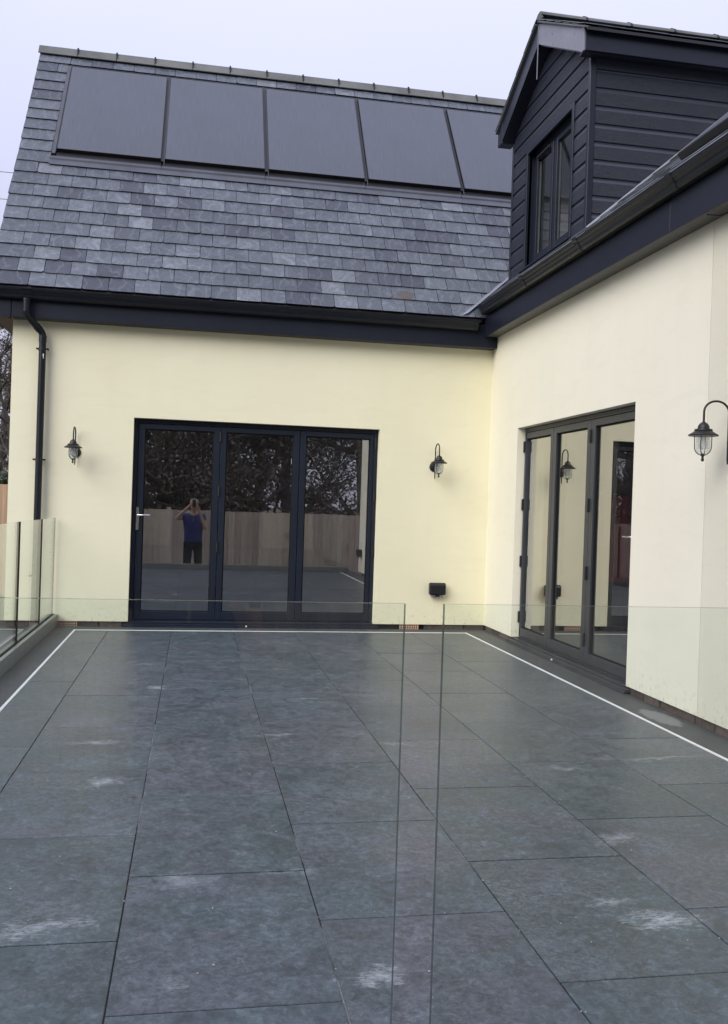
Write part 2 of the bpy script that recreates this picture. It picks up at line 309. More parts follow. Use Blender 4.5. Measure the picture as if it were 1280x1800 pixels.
# ------------------------------------------------------------------ mesh helpers
class MB:
    def __init__(s): s.v = []; s.f = []; s.mi = []; s.cur = 0
    def add(s, vs, fs):
        o = len(s.v); s.v += [tuple(v) for v in vs]
        for f in fs: s.f.append(tuple(i+o for i in f)); s.mi.append(s.cur)
        return s
    def box(s, a, b):
        x0, y0, z0 = (min(a[i], b[i]) for i in range(3)); x1, y1, z1 = (max(a[i], b[i]) for i in range(3))
        return s.add([(x0,y0,z0),(x1,y0,z0),(x1,y1,z0),(x0,y1,z0),(x0,y0,z1),(x1,y0,z1),(x1,y1,z1),(x0,y1,z1)],
                     [(0,3,2,1),(4,5,6,7),(0,1,5,4),(1,2,6,5),(2,3,7,6),(3,0,4,7)])
    def extr(s, pts, vec):     # polygon (3d pts) extruded by vec
        n = len(pts); vec = Vector(vec); a = [Vector(p) for p in pts]; b = [p+vec for p in a]
        return s.add(a+b, [tuple(range(n-1, -1, -1)), tuple(range(n, 2*n))] + [(i, (i+1) % n, n+(i+1) % n, n+i) for i in range(n)])
    def tube(s, path, r, seg=10, caps=True):
        path = [Vector(p) for p in path]; rs = r if isinstance(r, (list, tuple)) else [r]*len(path)
        rings = []; up = None
        for i, p in enumerate(path):
            t = (path[min(i+1, len(path)-1)] - path[max(i-1, 0)]).normalized()
            if up is None: up = Vector((0, 0, 1)) if abs(t.z) < .9 else Vector((1, 0, 0))
            u = t.cross(up).normalized(); w = u.cross(t).normalized(); up = w
            rings.append([p + (u*math.cos(2*PI*k/seg) + w*math.sin(2*PI*k/seg))*rs[i] for k in range(seg)])
        vs = [q for R_ in rings for q in R_]; fs = []
        for i in range(len(path)-1):
            for k in range(seg): fs.append((i*seg+k, i*seg+(k+1) % seg, (i+1)*seg+(k+1) % seg, (i+1)*seg+k))
        if caps: fs += [tuple(range(seg))[::-1], tuple(range((len(path)-1)*seg, len(path)*seg))]
        return s.add(vs, fs)
    def lathe(s, prof, seg=24, c=(0, 0, 0)):
        vs = []; fs = []
        for (r, z) in prof:
            for k in range(seg): vs.append((c[0]+max(r, 1e-5)*math.cos(2*PI*k/seg), c[1]+max(r, 1e-5)*math.sin(2*PI*k/seg), c[2]+z))
        for i in range(len(prof)-1):
            for k in range(seg): fs.append((i*seg+k, i*seg+(k+1) % seg, (i+1)*seg+(k+1) % seg, (i+1)*seg+k))
        return s.add(vs, fs)
    def mesh(s, name, mats, smooth=False, bevel=0):
        me = bpy.data.meshes.new(name); me.from_pydata(s.v, [], s.f); me.update()
        bm = bmesh.new(); bm.from_mesh(me)
        for i, f in enumerate(bm.faces): f.material_index = s.mi[i]
        bmesh.ops.recalc_face_normals(bm, faces=bm.faces)
        if bevel:
            es = [e for e in bm.edges if len(e.link_faces) == 2 and e.calc_face_angle(0) > .6]
            bmesh.ops.bevel(bm, geom=es, offset=bevel, segments=1, affect='EDGES', clamp_overlap=True)
        for f in bm.faces: f.smooth = smooth
        if smooth:
            for e in bm.edges:
                if len(e.link_faces) == 2 and e.calc_face_angle(0) > .7: e.smooth = False
        bm.to_mesh(me); bm.free()
        for m_ in (mats if isinstance(mats, (list, tuple)) else [mats]): me.materials.append(m_)
        return me
    def build(s, name, mats, parent=None, smooth=False, bevel=0, loc=None, rot=None, kind=None, label=None):
        return link(name, s.mesh(name, mats, smooth, bevel), parent, loc, rot, kind, label)
def link(name, me, parent=None, loc=None, rot=None, kind=None, label=None):
    o = bpy.data.objects.new(name, me); COL.objects.link(o); o.parent = parent
    if loc is not None: o.location = loc
    if rot is not None: o.rotation_euler = rot
    if kind: o['kind'] = kind
    if label: o['label'] = label
    return o
def thing(name, label, cat, loc=(0, 0, 0), rz=0, group=None):
    o = bpy.data.objects.new(name, None); COL.objects.link(o); o.location = loc; o.rotation_euler = (0, 0, rz)
    o['label'] = label; o['category'] = cat; o.empty_display_size = .2
    if group: o['group'] = group
    return o
def copy_tree(o, parent=None):
    c = o.copy(); COL.objects.link(c); c.parent = parent
    for ch in [x for x in bpy.data.objects if x.parent == o]: copy_tree(ch, c)
    return c

# ------------------------------------------------------------------ ground and patio
g = MB(); R_ = 400
g.add([(-R_, -R_, -.46), (R_, -R_, -.46), (R_, R_, -.46), (-R_, R_, -.46)], [(0, 1, 2, 3)])
g.build('ground', GROUND, kind='structure')
patio = bpy.data.objects.new('patio', None); COL.objects.link(patio); patio['kind'] = 'structure'
PF = -8.75    # front edge of the paving
MB().box((-4.62, PF, -.30), (0.0, 0.0, -.022)).build('patio_bed', MORTAR, patio)
XT = [-4.222, -3.905, -3.301, -2.698, -2.094, -1.491, -.888, -.282]
YJ = [-2.03, -2.499, -2.90, -2.427, -2.878, -2.475, -2.03]
L_ = .8685; J = .0022; JC = .0034
tilepieces = []
for c in range(7):
    xa, xb = XT[c]+(.011 if c == 0 else J), XT[c+1]-(.011 if c == 6 else J)
    y = YJ[c]
    while y < -.282: y += L_
    ys = [-.282]
    y -= L_
    while y > PF: ys.append(y); y -= L_
    ys.append(PF)
    for i in range(len(ys)-1):
        ya, yb = ys[i]-(.011 if i == 0 else JC), ys[i+1]+JC
        if ya-yb < .05: continue
        cx, cy = (xa+xb)/2, (ya+yb)/2; dz = random.uniform(-.0009, .0009)
        MB().box((xa-cx, yb-cy, -.02), (xb-cx, ya-cy, 0)).build('tile', TILE, patio, bevel=.0016, loc=(cx, cy, dz))
gr = MB()
gr.box((-4.2, PF+.002, -.0215), (-.29, -.29, -.0045)); gr.build('joint_fill', GROUT, patio)
# white edging strip
MB().box((-4.232, PF, -.02), (-4.212, -.262, .0035)).build('trim_strip', TRIM, patio, bevel=.001)
MB().box((-.292, PF, -.02), (-.272, -.262, .0035)).build('trim_strip', TRIM, patio, bevel=.001)
MB().box((-4.211, -.282, -.02), (-.293, -.262, .0025)).build('trim_strip', TRIM, patio, bevel=.001)
MB().box((-4.62, PF, -.0215), (-4.233, 0, -.001)).build('border', BORDER, patio)
MB().box((-.271, PF, -.0215), (0.0, 0, -.001)).build('border', BORDER, patio)
MB().box((-4.232, -.261, -.0215), (-.272, 0, -.001)).build('border', BORDER, patio)
# small crumbs of mortar lying about the paving
cr = MB()
for k in range(130):
    x = random.uniform(-4.1, -.1); y = random.choice([random.uniform(-8.0, -.4), random.uniform(-7.6, -5)]); s_ = random.uniform(.001, .0035)
    if random.random() < .5:
        c = random.choice(XT); x = c + random.gauss(0, .008)
    cr.extr([(x+s_*math.cos(a+k)*random.uniform(.6, 1.2), y+s_*math.sin(a+k)*random.uniform(.6, 1.2), .0004) for a in (0, 1.2, 2.4, 3.7, 5)], (0, 0, s_*.7))
cr.build('mortar_crumbs', plain('pale_mortar', (.5, .49, .46), .9, .2), patio, kind='stuff')
# path beyond the side glass
MB().box((-6.2, PF, -.30), (-4.63, .0, -.05)).build('side_path', BORDER, kind='structure')

# ------------------------------------------------------------------ house
house = thing('house', 'cream rendered L shaped house with slate roofs, dark fascias and a clad dormer', 'house')
WX = -4.9288; D1 = (-3.7445, -1.2169, 2.1086); D2 = (-.864, -3.3496, 2.114); ZB = .0506
w = MB()
w.box((WX, 0, ZB), (D1[0], .30, 3.16)); w.box((D1[1], 0, ZB), (0.30, .30, 3.16)); w.box((D1[0], 0, D1[2]), (D1[1], .30, 3.16))
w.box((WX, .30, ZB), (WX+.3, 4.75, 3.16)); w.box((WX+.3, 4.45, ZB), (5, 4.75, 3.16))
pb = 3.306
w.extr([(WX, .0, 3.16), (WX, 4.75, 3.16), (WX, 2.30, 6.45)], (.25, 0, 0))
w.build('wall', RENDER, house)
w = MB(); YJT = -4.318
w.box((0, 0, ZB), (.30, D2[0], 3.30)); w.box((0, D2[1], ZB), (.30, YJT+.003, 3.30)); w.box((0, D2[0], D2[2]), (.30, D2[1], 3.30))
w.box((.012, YJT-.003, ZB), (.30, YJT+.003, 3.30))
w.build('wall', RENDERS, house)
MB().box((0, YJT-.003, ZB), (.30, -7.6, 3.30)).build('wall', RENDER2, house, label='rougher stippled render wall beyond the vertical joint')
MB().box((.3, -7.3, ZB), (5, -7.6, 4.5)).build('wall', RENDER, house)
# foundation and damp course bricks
MB().box((WX+.02, .05, -.3), (0.2, .28, .049)).box((.05, .0, -.3), (.28, -7.58, .049)).build('footing', MORTAR, house)
bm_ = MB().box((-.107, -.0, -.032), (.107, .09, .032)).mesh('brick', BRICK, bevel=.004)
x = WX+.12
AIR = [(-4.42, -4.24), (-.925, -.73)]
while x < -.1:
    if not (D1[0]-.06 < x < D1[1]+.06) and not any(a-.09 < x < b+.09 for a, b in AIR):
        link('brick', bm_, house, (x, .018+random.uniform(-.004, .004), .019))
    x += .224
y = -.12
while y > -7.5:
    if not (D2[1]-.06 < y < D2[0]+.06): link('brick', bm_, house, (.018+random.uniform(-.005, .003), y, .019), (0, 0, -PI/2))
    y -= .224
for a, b in AIR:
    ab = MB(); n_ = 8
    ab.cur = 1; ab.box((a, .045, -.004), (b, .07, .049)); ab.cur = 0
    for k in range(n_+1):
        xx = a+(b-a)*k/n_; ab.box((xx-.0045, .008, -.003), (xx+.0045, .031, .0485))
    for zz in (-.001, .0225, .0455): ab.box((a-.004, .0095, zz-.003), (b+.004, .031, zz+.003))
    o = ab.build('air_brick', [TERRA, RUBBER], house); 
# rooms behind the glass
def room(x0, y0, x1, y1):
    r = MB(); z0, z1 = .02, 2.45; t = .04
    r.box((x0-t, y1, z0), (x1+t, y1+t, z1)); r.box((x0-t, y0, z0), (x0, y1, z1)); r.box((x1, y0, z0), (x1+t, y1, z1)); r.box((x0-t, y0, z1), (x1+t, y1+t, z1+t))
    r.cur = 1; r.box((x0-t, y0, z0-t), (x1+t, y1+t, z0)); return r
room(WX+.32, .31, -.02+.3, 4.3).build('room', [ROOMW, ROOMF], house)
rr = MB(); z0, z1 = .02, 2.45
rr.box((4.5, -6.5, z0), (4.54, -.02, z1)); rr.box((.31, -6.54, z0), (4.54, -6.5, z1)); rr.box((.31, -.02, z0), (4.54, .02, z1)); rr.box((.31, -6.54, z1), (4.54, .02, z1+.04))
rr.cur = 1; rr.box((.31, -6.54, z0-.04), (4.54, .02, z0)); rr.build('room', [ROOMW, ROOMF], house)

# ---------------- roofs
P1 = .9426; c1, s1 = math.cos(P1), math.sin(P1); E1 = Vector((0, -.174, 3.306))
def RB(x, v, n=0): return Vector((x, E1.y+v*c1-n*s1, E1.z+v*s1+n*c1))
GA = .1981
roof = MB()
# deck under the slates of the back wing: both pitches
ridge = RB(0, 4.20)
roof.extr([RB(-5.10, .02, -.012), RB(-5.10, 4.2, -.012), RB(-5.10, 4.2, -.10), RB(-5.10, .02, -.10)], (7.5, 0, 0))
yr = ridge.y
roof.extr([(-5.10, yr, ridge.z-.02), (-5.10, 2*yr+.174, 3.25), (-5.10, 2*yr+.17, 3.15), (-5.10, yr, ridge.z-.14)], (7.5, 0, 0))
TQ = .868; PQ = math.atan(TQ); c2, s2 = math.cos(PQ), math.sin(PQ); E2 = Vector((-.2, 0, 3.46))
def RR(y, v, n=0): return Vector((E2.x+v*c2-n*s2, y, E2.z+v*s2+n*c2))
roof.extr([RR(.1, .02, -.012), RR(.1, 4.0, -.012), RR(.1, 4.0, -.1), RR(.1, .02, -.1)], (0, -7.85, 0))
roofo = roof.build('roof', plain('roof_felt', (.03, .03, .035), .9), house)

def slate_mesh(w_, h_, seed, mt=None, chip=True):
    rs = random.Random(seed); pts = []
    nb = 7; x0 = -w_/2+.0024; x1 = w_/2-.0024
    ch0 = rs.choice([0, 0, 0, .012, .02]) if chip else 0; ch1 = rs.choice([0, 0, 0, .012, .018]) if chip else 0
    for i in range(nb):
        t = i/(nb-1); y_ = rs.uniform(-.0018, .0018)
        if i == 0: pts.append((x0+ch0, y_, 0)); continue
        if i == nb-1: pts.append((x1-ch1, y_, 0)); continue
        pts.append((x0+(x1-x0)*t, y_, 0))
    if ch1: pts.append((x1, ch1*rs.uniform(.5, 1), 0))
    pts += [(x1+rs.uniform(-.001, .001), h_*.5, 0), (x1, h_, 0), (x0, h_, 0), (x0+rs.uniform(-.001, .001), h_*.5, 0)]
    if ch0: pts.append((x0, ch0*rs.uniform(.5, 1), 0))
    th = rs.uniform(.006, .009)
    q = MB().extr(pts, (0, 0, th)); q.mi = [1, 0]+[1]*(len(q.mi)-2)
    return q.mesh('slate', [mt or SLATE, SLATE_EDGE])
VAR = [slate_mesh(.25, .29, 100+i) for i in range(9)]
STM = slate_mesh(.25, .29, 555, SLATE_STAIN)
def valley_x(v):   # x of the valley at slope distance v on the back roof
    z = E1.z+v*s1; return (z-E2.z)/TQ+E2.x
nsl = 0; extra = MB(); hooks = MB()
def put_slate(me, xc, v):
    tilt = .058
    o = link('slate', me, roofo, RB(xc, v, .019+random.uniform(-.0012, .0012)), (P1-tilt+random.gauss(0, .0025), random.gauss(0, .0025), random.gauss(0, .003)))
    return o
def hook(x, v):
    p = RB(x, v-.004, .022); q = RB(x, v+.022, .024); r = RB(x, v-.004, .012)
    hooks.tube([q, p, r], .0032, 4)
placed = []
for k in range(0, 21):
    v = k*GA; xj = -4.769 if k % 2 == 0 else -4.894
    if 10 <= k <= 19:       # beside the solar panels
        if k == 19:
            placed.append((-5.135, -4.90, v)); placed.append((-4.90, -4.782, v))
        else: placed.append((-5.135+random.uniform(-.004, .004), -4.785+random.uniform(-.006, .006), v))
        continue
    if k == 20: xj = -4.766
    placed.append((-5.135+random.uniform(-.004, .004), xj-(0.25 if k == 20 and False else 0), v))
    i = 0
    lim = valley_x(v+.1)+.05
    while xj+i*.25 < min(lim, .75):
        placed.append((xj+i*.25, xj+(i+1)*.25, v)); i += 1
def vis(p):    # how large it shows: full slates left of the dormer come first
    return 0 if p[0] < .20 else 1
placed.sort(key=vis)
cache = {}
for (xa, xb, v) in placed:
    wd = xb-xa
    if abs(wd-.25) < .002:
        me = random.choice(VAR)
        if abs((xa+xb)/2+1.035) < .13 and abs(v-GA) < .02: me = STM
    else:
        me = slate_mesh(wd, .29, int(abs(xa)*1000+v*100))
    if nsl < 296: put_slate(me, (xa+xb)/2, v); nsl += 1
    else: extra.extr([RB(xa+.002, v, .015), RB(xb-.002, v, .015), RB(xb-.002, v+.28, .004), RB(xa+.002, v+.28, .004)], Vector((0, -s1, c1))*.006)
    if wd > .2: hook((xa+xb)/2 if wd < .3 else xb-.125, v)
print('slates', nsl, len(placed))
if extra.v: extra.build('slate_remainder', SLATE, roofo, kind='stuff')
hooks.build('slate_hooks', BLACK, roofo, kind='stuff')
# right wing slates, seen edge on
rs_ = MB()
for k in range(0, 17):
    v = k*.2; y = .05+(0 if k % 2 else -.125)
    while y > -7.7:
        q = RR(y, v); 
        if k < 4 or y < -2.3 or True:
            j = random.uniform(-.002, .002); t = Vector((-s2, 0, c2))*random.uniform(.0055, .0075)
            hz = .014+random.uniform(-.002, .0025)
            rs_.extr([RR(y-.002, v+j, hz), RR(y-.248, v+j+random.uniform(-.002, .002), hz), RR(y-.248, v+.29, .001), RR(y-.002, v+.29, .001)], t)
        y -= .25
rs_.build('side_roof_slates', SLATE, roofo, kind='stuff')
# valley lead
vl = MB()
va = [Vector((valley_x(v), E1.y+v*c1, E1.z+v*s1)) for v in (-.02, 2.2)]
d_ = Vector((-.10, 0, 0))
vl.add([va[0]+Vector((-.045, 0, .030)), va[1]+Vector((-.045, 0, .030)), va[1]+Vector((.05, -.0, .075)), va[0]+Vector((.05, -.0, .075))], [(0, 1, 2, 3)])
vl.add([va[0]+Vector((-.045, 0, .026)), va[1]+Vector((-.045, 0, .026)), va[1]+Vector((.05, -.0, .071)), va[0]+Vector((.05, -.0, .071))], [(3, 2, 1, 0)])
vl.build('valley_lead', LEADL, roofo)
# ridge tiles, back wing
rp = [(-.165, -.118), (-.16, -.128), (-.028, .018), (.028, .018), (.16, -.128), (.165, -.118), (.035, .034), (-.035, .034)]
rm = MB().extr([(0, a, b) for a, b in [(-.092, -.096), (-.082, -.104), (0, -.000), (.082, -.104), (.092, -.096), (.020, .022), (-.020, .022)]], (.455, 0, 0)).mesh('ridge_tile', RIDGE, bevel=.003)
cm = MB().box((-.008, -.03, .012), (.008, .03, .034)).box((-.010, -.050, -.03), (.010, -.030, .022)).box((-.005, -.080, -.065), (.005, -.05, -.02)).mesh('ridge_clip', BLACK)
RX = -5.152; k = 0
while RX+k*.4615 < 1.8:
    link('ridge_tile', rm, roofo, (RX+k*.4615, yr, ridge.z+.055), (random.gauss(0, .004), 0, 0))
    if k: link('ridge_clip', cm, roofo, (RX+k*.4615-.003, yr, ridge.z+.055))
    k += 1
MB().extr([RB(-5.135, 4.125, .03), RB(-5.135, 4.24, .03), RB(-5.135, 4.24, .04), RB(-5.135, 4.125, .04)], (6.8, 0, 0)).build('ridge_underlay', BLACK, roofo)
# undercloak along the left verge
MB().extr([RB(-5.13, 0, -.10), RB(-5.13, 4.2, -.10), RB(-5.13, 4.2, .012), RB(-5.13, 0, .012)], (.02, 0, 0)).build('verge_board', ANTH, roofo)
# flashing tray round the solar panels
fl = MB()
for i, (xa, xb) in enumerate([(-4.79, -3.60), (-3.598, -2.445), (-2.443, -1.285), (-1.283, -.125), (-.123, .9)]):
    fl.extr([RB(xa, 1.940, .034), RB(xa, 2.035, .024), RB(xa, 2.035, .020), RB(xa, 1.940, .028)], (xb-xa, 0, 0))
    fl.extr([RB(xa, 2.035, .024), RB(xa, 2.050, .036), RB(xa, 2.082, .038), RB(xa, 2.095, .022), RB(xa, 2.10, .014), RB(xa, 2.035, .017)], (xb-xa-.004, 0, 0))
fl.extr([RB(-4.93, 1.975, .022), RB(-4.93, 2.0, .022), RB(-4.78, 2.0, .026), RB(-4.78, 1.965, .026)], Vector((0, -s1, c1))*.004)
fl.build('flashing', LEAD, roofo)
MB().extr([RB(-4.79, 2.2, .004), RB(-4.79, 3.95, .004), RB(-4.79, 3.95, .018), RB(-4.79, 2.2, .018)], (5.7, 0, 0)).build('panel_tray', BLACK, roofo)
MB().extr([RB(-4.782, 2.14, .018), RB(-4.782, 3.90, .018), RB(-4.782, 3.90, .034), RB(-4.782, 2.14, .034)], (.038, 0, 0)).build('side_rail', LEAD, roofo)
rl = MB().box((-.0035, 0, -.008), (.0035, 1.70, .004)).mesh('rail', LEAD)
for xx in (-3.589, -2.42, -1.263, -.096): link('rail', rl, roofo, RB(xx+.014, 2.11, .024), (P1, 0, 0))
# solar panels: things of their own
LBL = ['leftmost dark solar panel in the roof row, next to the stacked edge slates', 'second solar panel from the left in the slate roof row',
       'middle one of the five solar panels in the slate roof', 'fourth solar panel from the left, last one fully visible before the dormer',
       'rightmost solar panel, partly hidden behind the clad dormer']
sp0 = None
pm = MB().box((-.558, .008, .043), (.558, 1.672, .051)).mesh('glass', PANEL)
fr_ = MB()
for (a, b) in (((-.562, 0, .012), (-.556, 1.68, .0535)), ((.556, 0, .012), (.562, 1.68, .0535)), ((-.556, 0, .012), (.556, .007, .0535)), ((-.556, 1.673, .012), (.556, 1.68, .0535))): fr_.box(a, b)
fm = fr_.mesh('frame', BLACK)
tr_ = MB().box((-.562, -.085, .003), (.562, -.001, .010)).mesh('lower_rail_shadow', BLACK)  # black strip for the rail plus the painted shadow below the panel edge
for i in range(5):
    t = thing('solar_panel', LBL[i], 'solar panel', RB(-4.172+1.1655*i, 2.200, .0), 0, 'solar panels set in the roof')
    t.rotation_euler = (P1, 0, 0)
    link('glass', pm, t); link('frame', fm, t); link('lower_rail_shadow', tr_, t)
t = thing('solar_panel', 'dark solar panel seen edge on above the right hand gutter', 'solar panel', RR(-3.77, .36, .008))
t.rotation_euler = (0, -PQ, 0)
MB().box((0, -1.1, .01), (1.68, 0, .062)).box((0, -2.25, .01), (1.68, -1.13, .062)).build('frame', BLACK, t, bevel=.003)
MB().box((.01, -1.09, .0625), (1.67, -.01, .065)).box((.01, -2.24, .0625), (1.67, -1.14, .065)).build('glass', PANEL, t)

# ---------------- fascia, soffit, gutters
fs = MB(); fs.box((-4.92, -.150, 3.016), (-.02, -.135, 3.262)); fs.box((-4.92, -.135, 3.016), (-.02, .0, 3.03)); fs.build('fascia', ANTH, house, bevel=.002)
fs = MB(); fs.box((-5.15, -.152, 3.012), (-4.925, -.133, 3.26)); fs.box((-4.95, -.132, 3.016), (-4.85, -.12, 3.26)); fs.box((-5.15, -.133, 3.012), (-4.95, 0, 3.028)); fs.box((-5.15, 0, 3.012), (-5.13, .6, 3.26)); fs.build('fascia', ANTH, house, bevel=.002)
fs = MB(); fs.box((-.150, -.12, 3.128), (-.135, -4.038, 3.43)); fs.build('fascia', ANTH, house, bevel=.002)
fs = MB(); fs.box((-.152, -4.042, 3.126), (-.133, -7.7, 3.43)); fs.build('fascia', ANTH, house, bevel=.002)
MB().box((-.1345, -.10, 3.134), (-.002, -7.7, 3.144)).build('soffit', SOFFIT, house)
MB().box((-.14, -.14, 3.02), (-.0, .0, 3.135)).build('fascia_corner', ANTH, house)
MB().box((-5.13, -.13, 3.03), (-4.9, 4.8, 3.045)).build('soffit', ANTH, house)
def gutter_prof(w_=.108, h_=.088, t=.004):   # outer ogee section in (d,z): d outwards from fascia
    o = [(0, 0), (0, -h_*.75), (.016, -h_), (.052, -h_), (.068, -h_*.86), (.074, -h_*.62), (.083, -h_*.5), (.092, -h_*.30), (.100, -h_*.24), (w_-.002, -h_*.12), (w_, 0), (w_+.004, .004)]
    i = [(w_-.003, .004), (w_-.006, -.004), (.084, -h_*.34), (.066, -h_*.6), (.05, -h_+t), (.018, -h_+t), (.005, -h_*.72), (.004, 0)]
    return o+i
GP = gutter_prof()
ZG1 = 3.272; ZG2 = 3.43
gb = MB(); gb.extr([(-5.17, -.151-d, ZG1+z) for d, z in GP], (5.17-.262, 0, 0)); go1 = gb.build('gutter', GUTTER, house, smooth=False)
MB().extr([(-.265, -.151-d, ZG1+z) for d, z in [(0, .006), (0, -.066), (.016, -.092), (.056, -.092), (.078, -.06), (.106, -.012), (.114, .006)]], (.02, 0, 0)).build('stop_end', GUTTER, go1)
gb = MB(); gb.extr([(-.151-d, -.27, ZG2+z) for d, z in GP], (0, -7.45, 0)); go2 = gb.build('gutter', GUTTER, house)
sc2 = [(d*1.05-.001, z*1.06+.004) for d, z in [(0, .004), (0, -.066), (.016, -.09), (.054, -.09), (.072, -.075), (.078, -.055), (.088, -.044), (.098, -.02), (.112, -.01), (.114, .006)]]
for yy in (-.27, -1.513, -2.74, -4.198, -5.7):
    MB().extr([(-.151-d, yy+.035, ZG2+z) for d, z in sc2], (0, -.07, 0)).build('union', GUTTER, go2, bevel=.002)
for xx in (-4.77, -2.3):
    MB().extr([(xx-.05, -.151-d, ZG1+z) for d, z in sc2], (.10, 0, 0)).build('union', GUTTER, go1, bevel=.002)
bk = MB().box((-.012, 0, -.10), (.012, .115, -.088))
# eave felt support trays just above the gutters
MB().extr([RB(-5.12, -.03, .0), RB(-5.12, .06, .004), RB(-5.12, .06, -.01), RB(-5.12, -.03, -.012)], (4.92, 0, 0)).build('eave_tray', BLACK, roofo)
MB().extr([RR(-.2, -.03, .0), RR(-.2, .06, .004), RR(-.2, .06, -.01), RR(-.2, -.03, -.012)], (0, -7.4, 0)).build('eave_tray', BLACK, roofo)
# little grey cable hanging at the soffit of the right wing
MB().tube([(-.13, -4.45, 3.12), (-.07, -4.50, 3.105), (-.0, -4.62, 3.12)], .004, 6).build('cable', BLACK, house)

# ---------------- bifold doors
def bifold(flip, W_, H, glass_spans, joints, hingez, fmat, name_label, hinge_spec, handle_at):
    """local frame: x along the wall, y into the wall, z up; outer opening 0..W_ ; face set back .08"""
    d = link('bifold_door', None, house); d['label'] = name_label
    fy = .08
    f = MB(); t = .045
    f.box((0, fy, .045), (t, fy+.07, H)); f.box((W_-t, fy, .045), (W_, fy+.07, H)); f.box((t, fy, H-t), (W_-t, fy+.07, H)); f.box((t, fy, .045), (W_-t, fy+.07, .062))
    f.box((t, fy-.012, H-.026), (W_-t, fy-.001, H-.012))
    f.build('outer_frame', fmat, d, bevel=.003)
    s_ = MB(); s_.box((-.05, -.035, .008), (W_+.05, fy+.07, .030)); s_.box((-.02, .012, .030), (W_+.02, fy+.07, .0445)); s_.box((-.05, -.038, -.001), (W_+.05, -.030, .012)); s_.build('threshold', fmat, d, bevel=.002)
    bounds = [t+.003]+[j for j in joints for _ in (0, 1)]+[W_-t-.003]
    for i, (ga, gb_) in enumerate(glass_spans):
        a = bounds[2*i]+(.003 if i else 0); b = bounds[2*i+1]-(.003 if i < len(joints) else 0); z0, z1 = .066, H-t-.004; g0, g1 = .145, 2.008
        s = MB(); y0, y1 = fy-.004, fy+.058
        s.box((a, y0, z0), (ga, y1, z1)); s.box((gb_, y0, z0), (b, y1, z1)); s.box((ga, y0, z0), (gb_, y1, g0)); s.box((ga, y0, g1), (gb_, y1, z1))
        o = s.build('sash', fmat, d, bevel=.002)
        bd = MB(); q = .012; yb = fy+.012
        bd.box((ga, yb, g0), (ga+q, yb+.02, g1)); bd.box((gb_-q, yb, g0), (gb_, yb+.02, g1)); bd.box((ga+q, yb, g0), (gb_-q, yb+.02, g0+q)); bd.box((ga+q, yb, g1-q), (gb_-q, yb+.02, g1))
        bd.build('glazing_bead', RUBBER, d)
        MB().add([(ga, yb+.010, g0), (gb_, yb+.010, g0), (gb_, yb+.010, g1), (ga, yb+.010, g1)], [(0, 1, 2, 3)]).build('pane', PANE, d)
        a_ = .0019 if flip == 0 else -.0008
        MB().add([(ga, yb+.036, g0), (gb_, yb+.036+(gb_-ga)*a_*2.4, g0), (gb_, yb+.036+(gb_-ga)*a_*2.4, g1), (ga, yb+.036, g1)], [(0, 1, 2, 3)]).build('pane', PANE2, d)
        # bright spacer bar between the panes
        sb = MB(); ys, ye = yb+.013, yb+.030; q = .008
        sb.box((ga, ys, g0), (ga+q, ye, g1)); sb.box((gb_-q, ys, g0), (gb_, ye, g1)); sb.box((ga+q, ys, g0), (gb_-q, ye, g0+q)); sb.box((ga+q, ys, g1-q), (gb_-q, ye, g1)); sb.build('spacer_bar', ALU, d)
    for hx in hinge_spec:
        for z in hingez:
            MB().tube([(hx, fy-.012, z-.055), (hx, fy-.012, z+.055)], .0095, 10).box((hx-.014, fy-.010, z-.05), (hx+.014, fy-.004, z+.05)).build('hinge', BLACK, d, bevel=.001)
    h = MB(); hx = handle_at; sg = 1 if flip == 0 else -1
    h.box((hx-.014, fy-.016, .975), (hx+.014, fy-.004, 1.205)); h.tube([(hx, fy-.012, 1.128), (hx, fy-.055, 1.128), (hx+sg*.012, fy-.060, 1.128), (hx+sg*.125, fy-.058, 1.126)], [.009, .009, .009, .0085], 12)
    h.tube([(hx, fy-.016, 1.03), (hx, fy-.024, 1.03)], .009, 12)
    h.build('handle', CHROME, d, bevel=.0025, smooth=True)
    # drain plug in the threshold
    MB().tube([(W_*.47, -.036, .018), (W_*.47, -.044, .018)], .009, 10).build('drain_cap', TRIM, d)
    return d
W1 = D1[1]-D1[0]; sx = lambda x: x-D1[0]
d1 = bifold(0, W1, D1[2], [(sx(-3.635), sx(-2.937)), (sx(-2.815), sx(-2.115)), (sx(-1.985), sx(-1.30))], [sx(-2.876), sx(-2.05)], (1.96, 1.40, .82), ANTH2,
            'three leaf folding glass door in the back wall reflecting a fence and the photographer', [sx(-2.876), sx(-1.245)], sx(-3.684))
d1.location = (D1[0], 0, 0)
W2 = D2[0]-D2[1]; sy = lambda y: D2[0]-y
d2 = bifold(1, W2, D2[2], [(sy(-.885), sy(-1.546)), (sy(-1.682), sy(-2.352)), (sy(-2.508), sy(-3.24))], [sy(-1.612), sy(-2.43)], (1.93, 1.36, .80, .25), GREYF,
            'three leaf folding glass door in the right hand wall reflecting the cream wall', [sy(-.885)-.006, sy(-2.43)], sy(-3.30))
d2.location = (0, D2[0], 0); d2.rotation_euler = (0, 0, -PI/2)

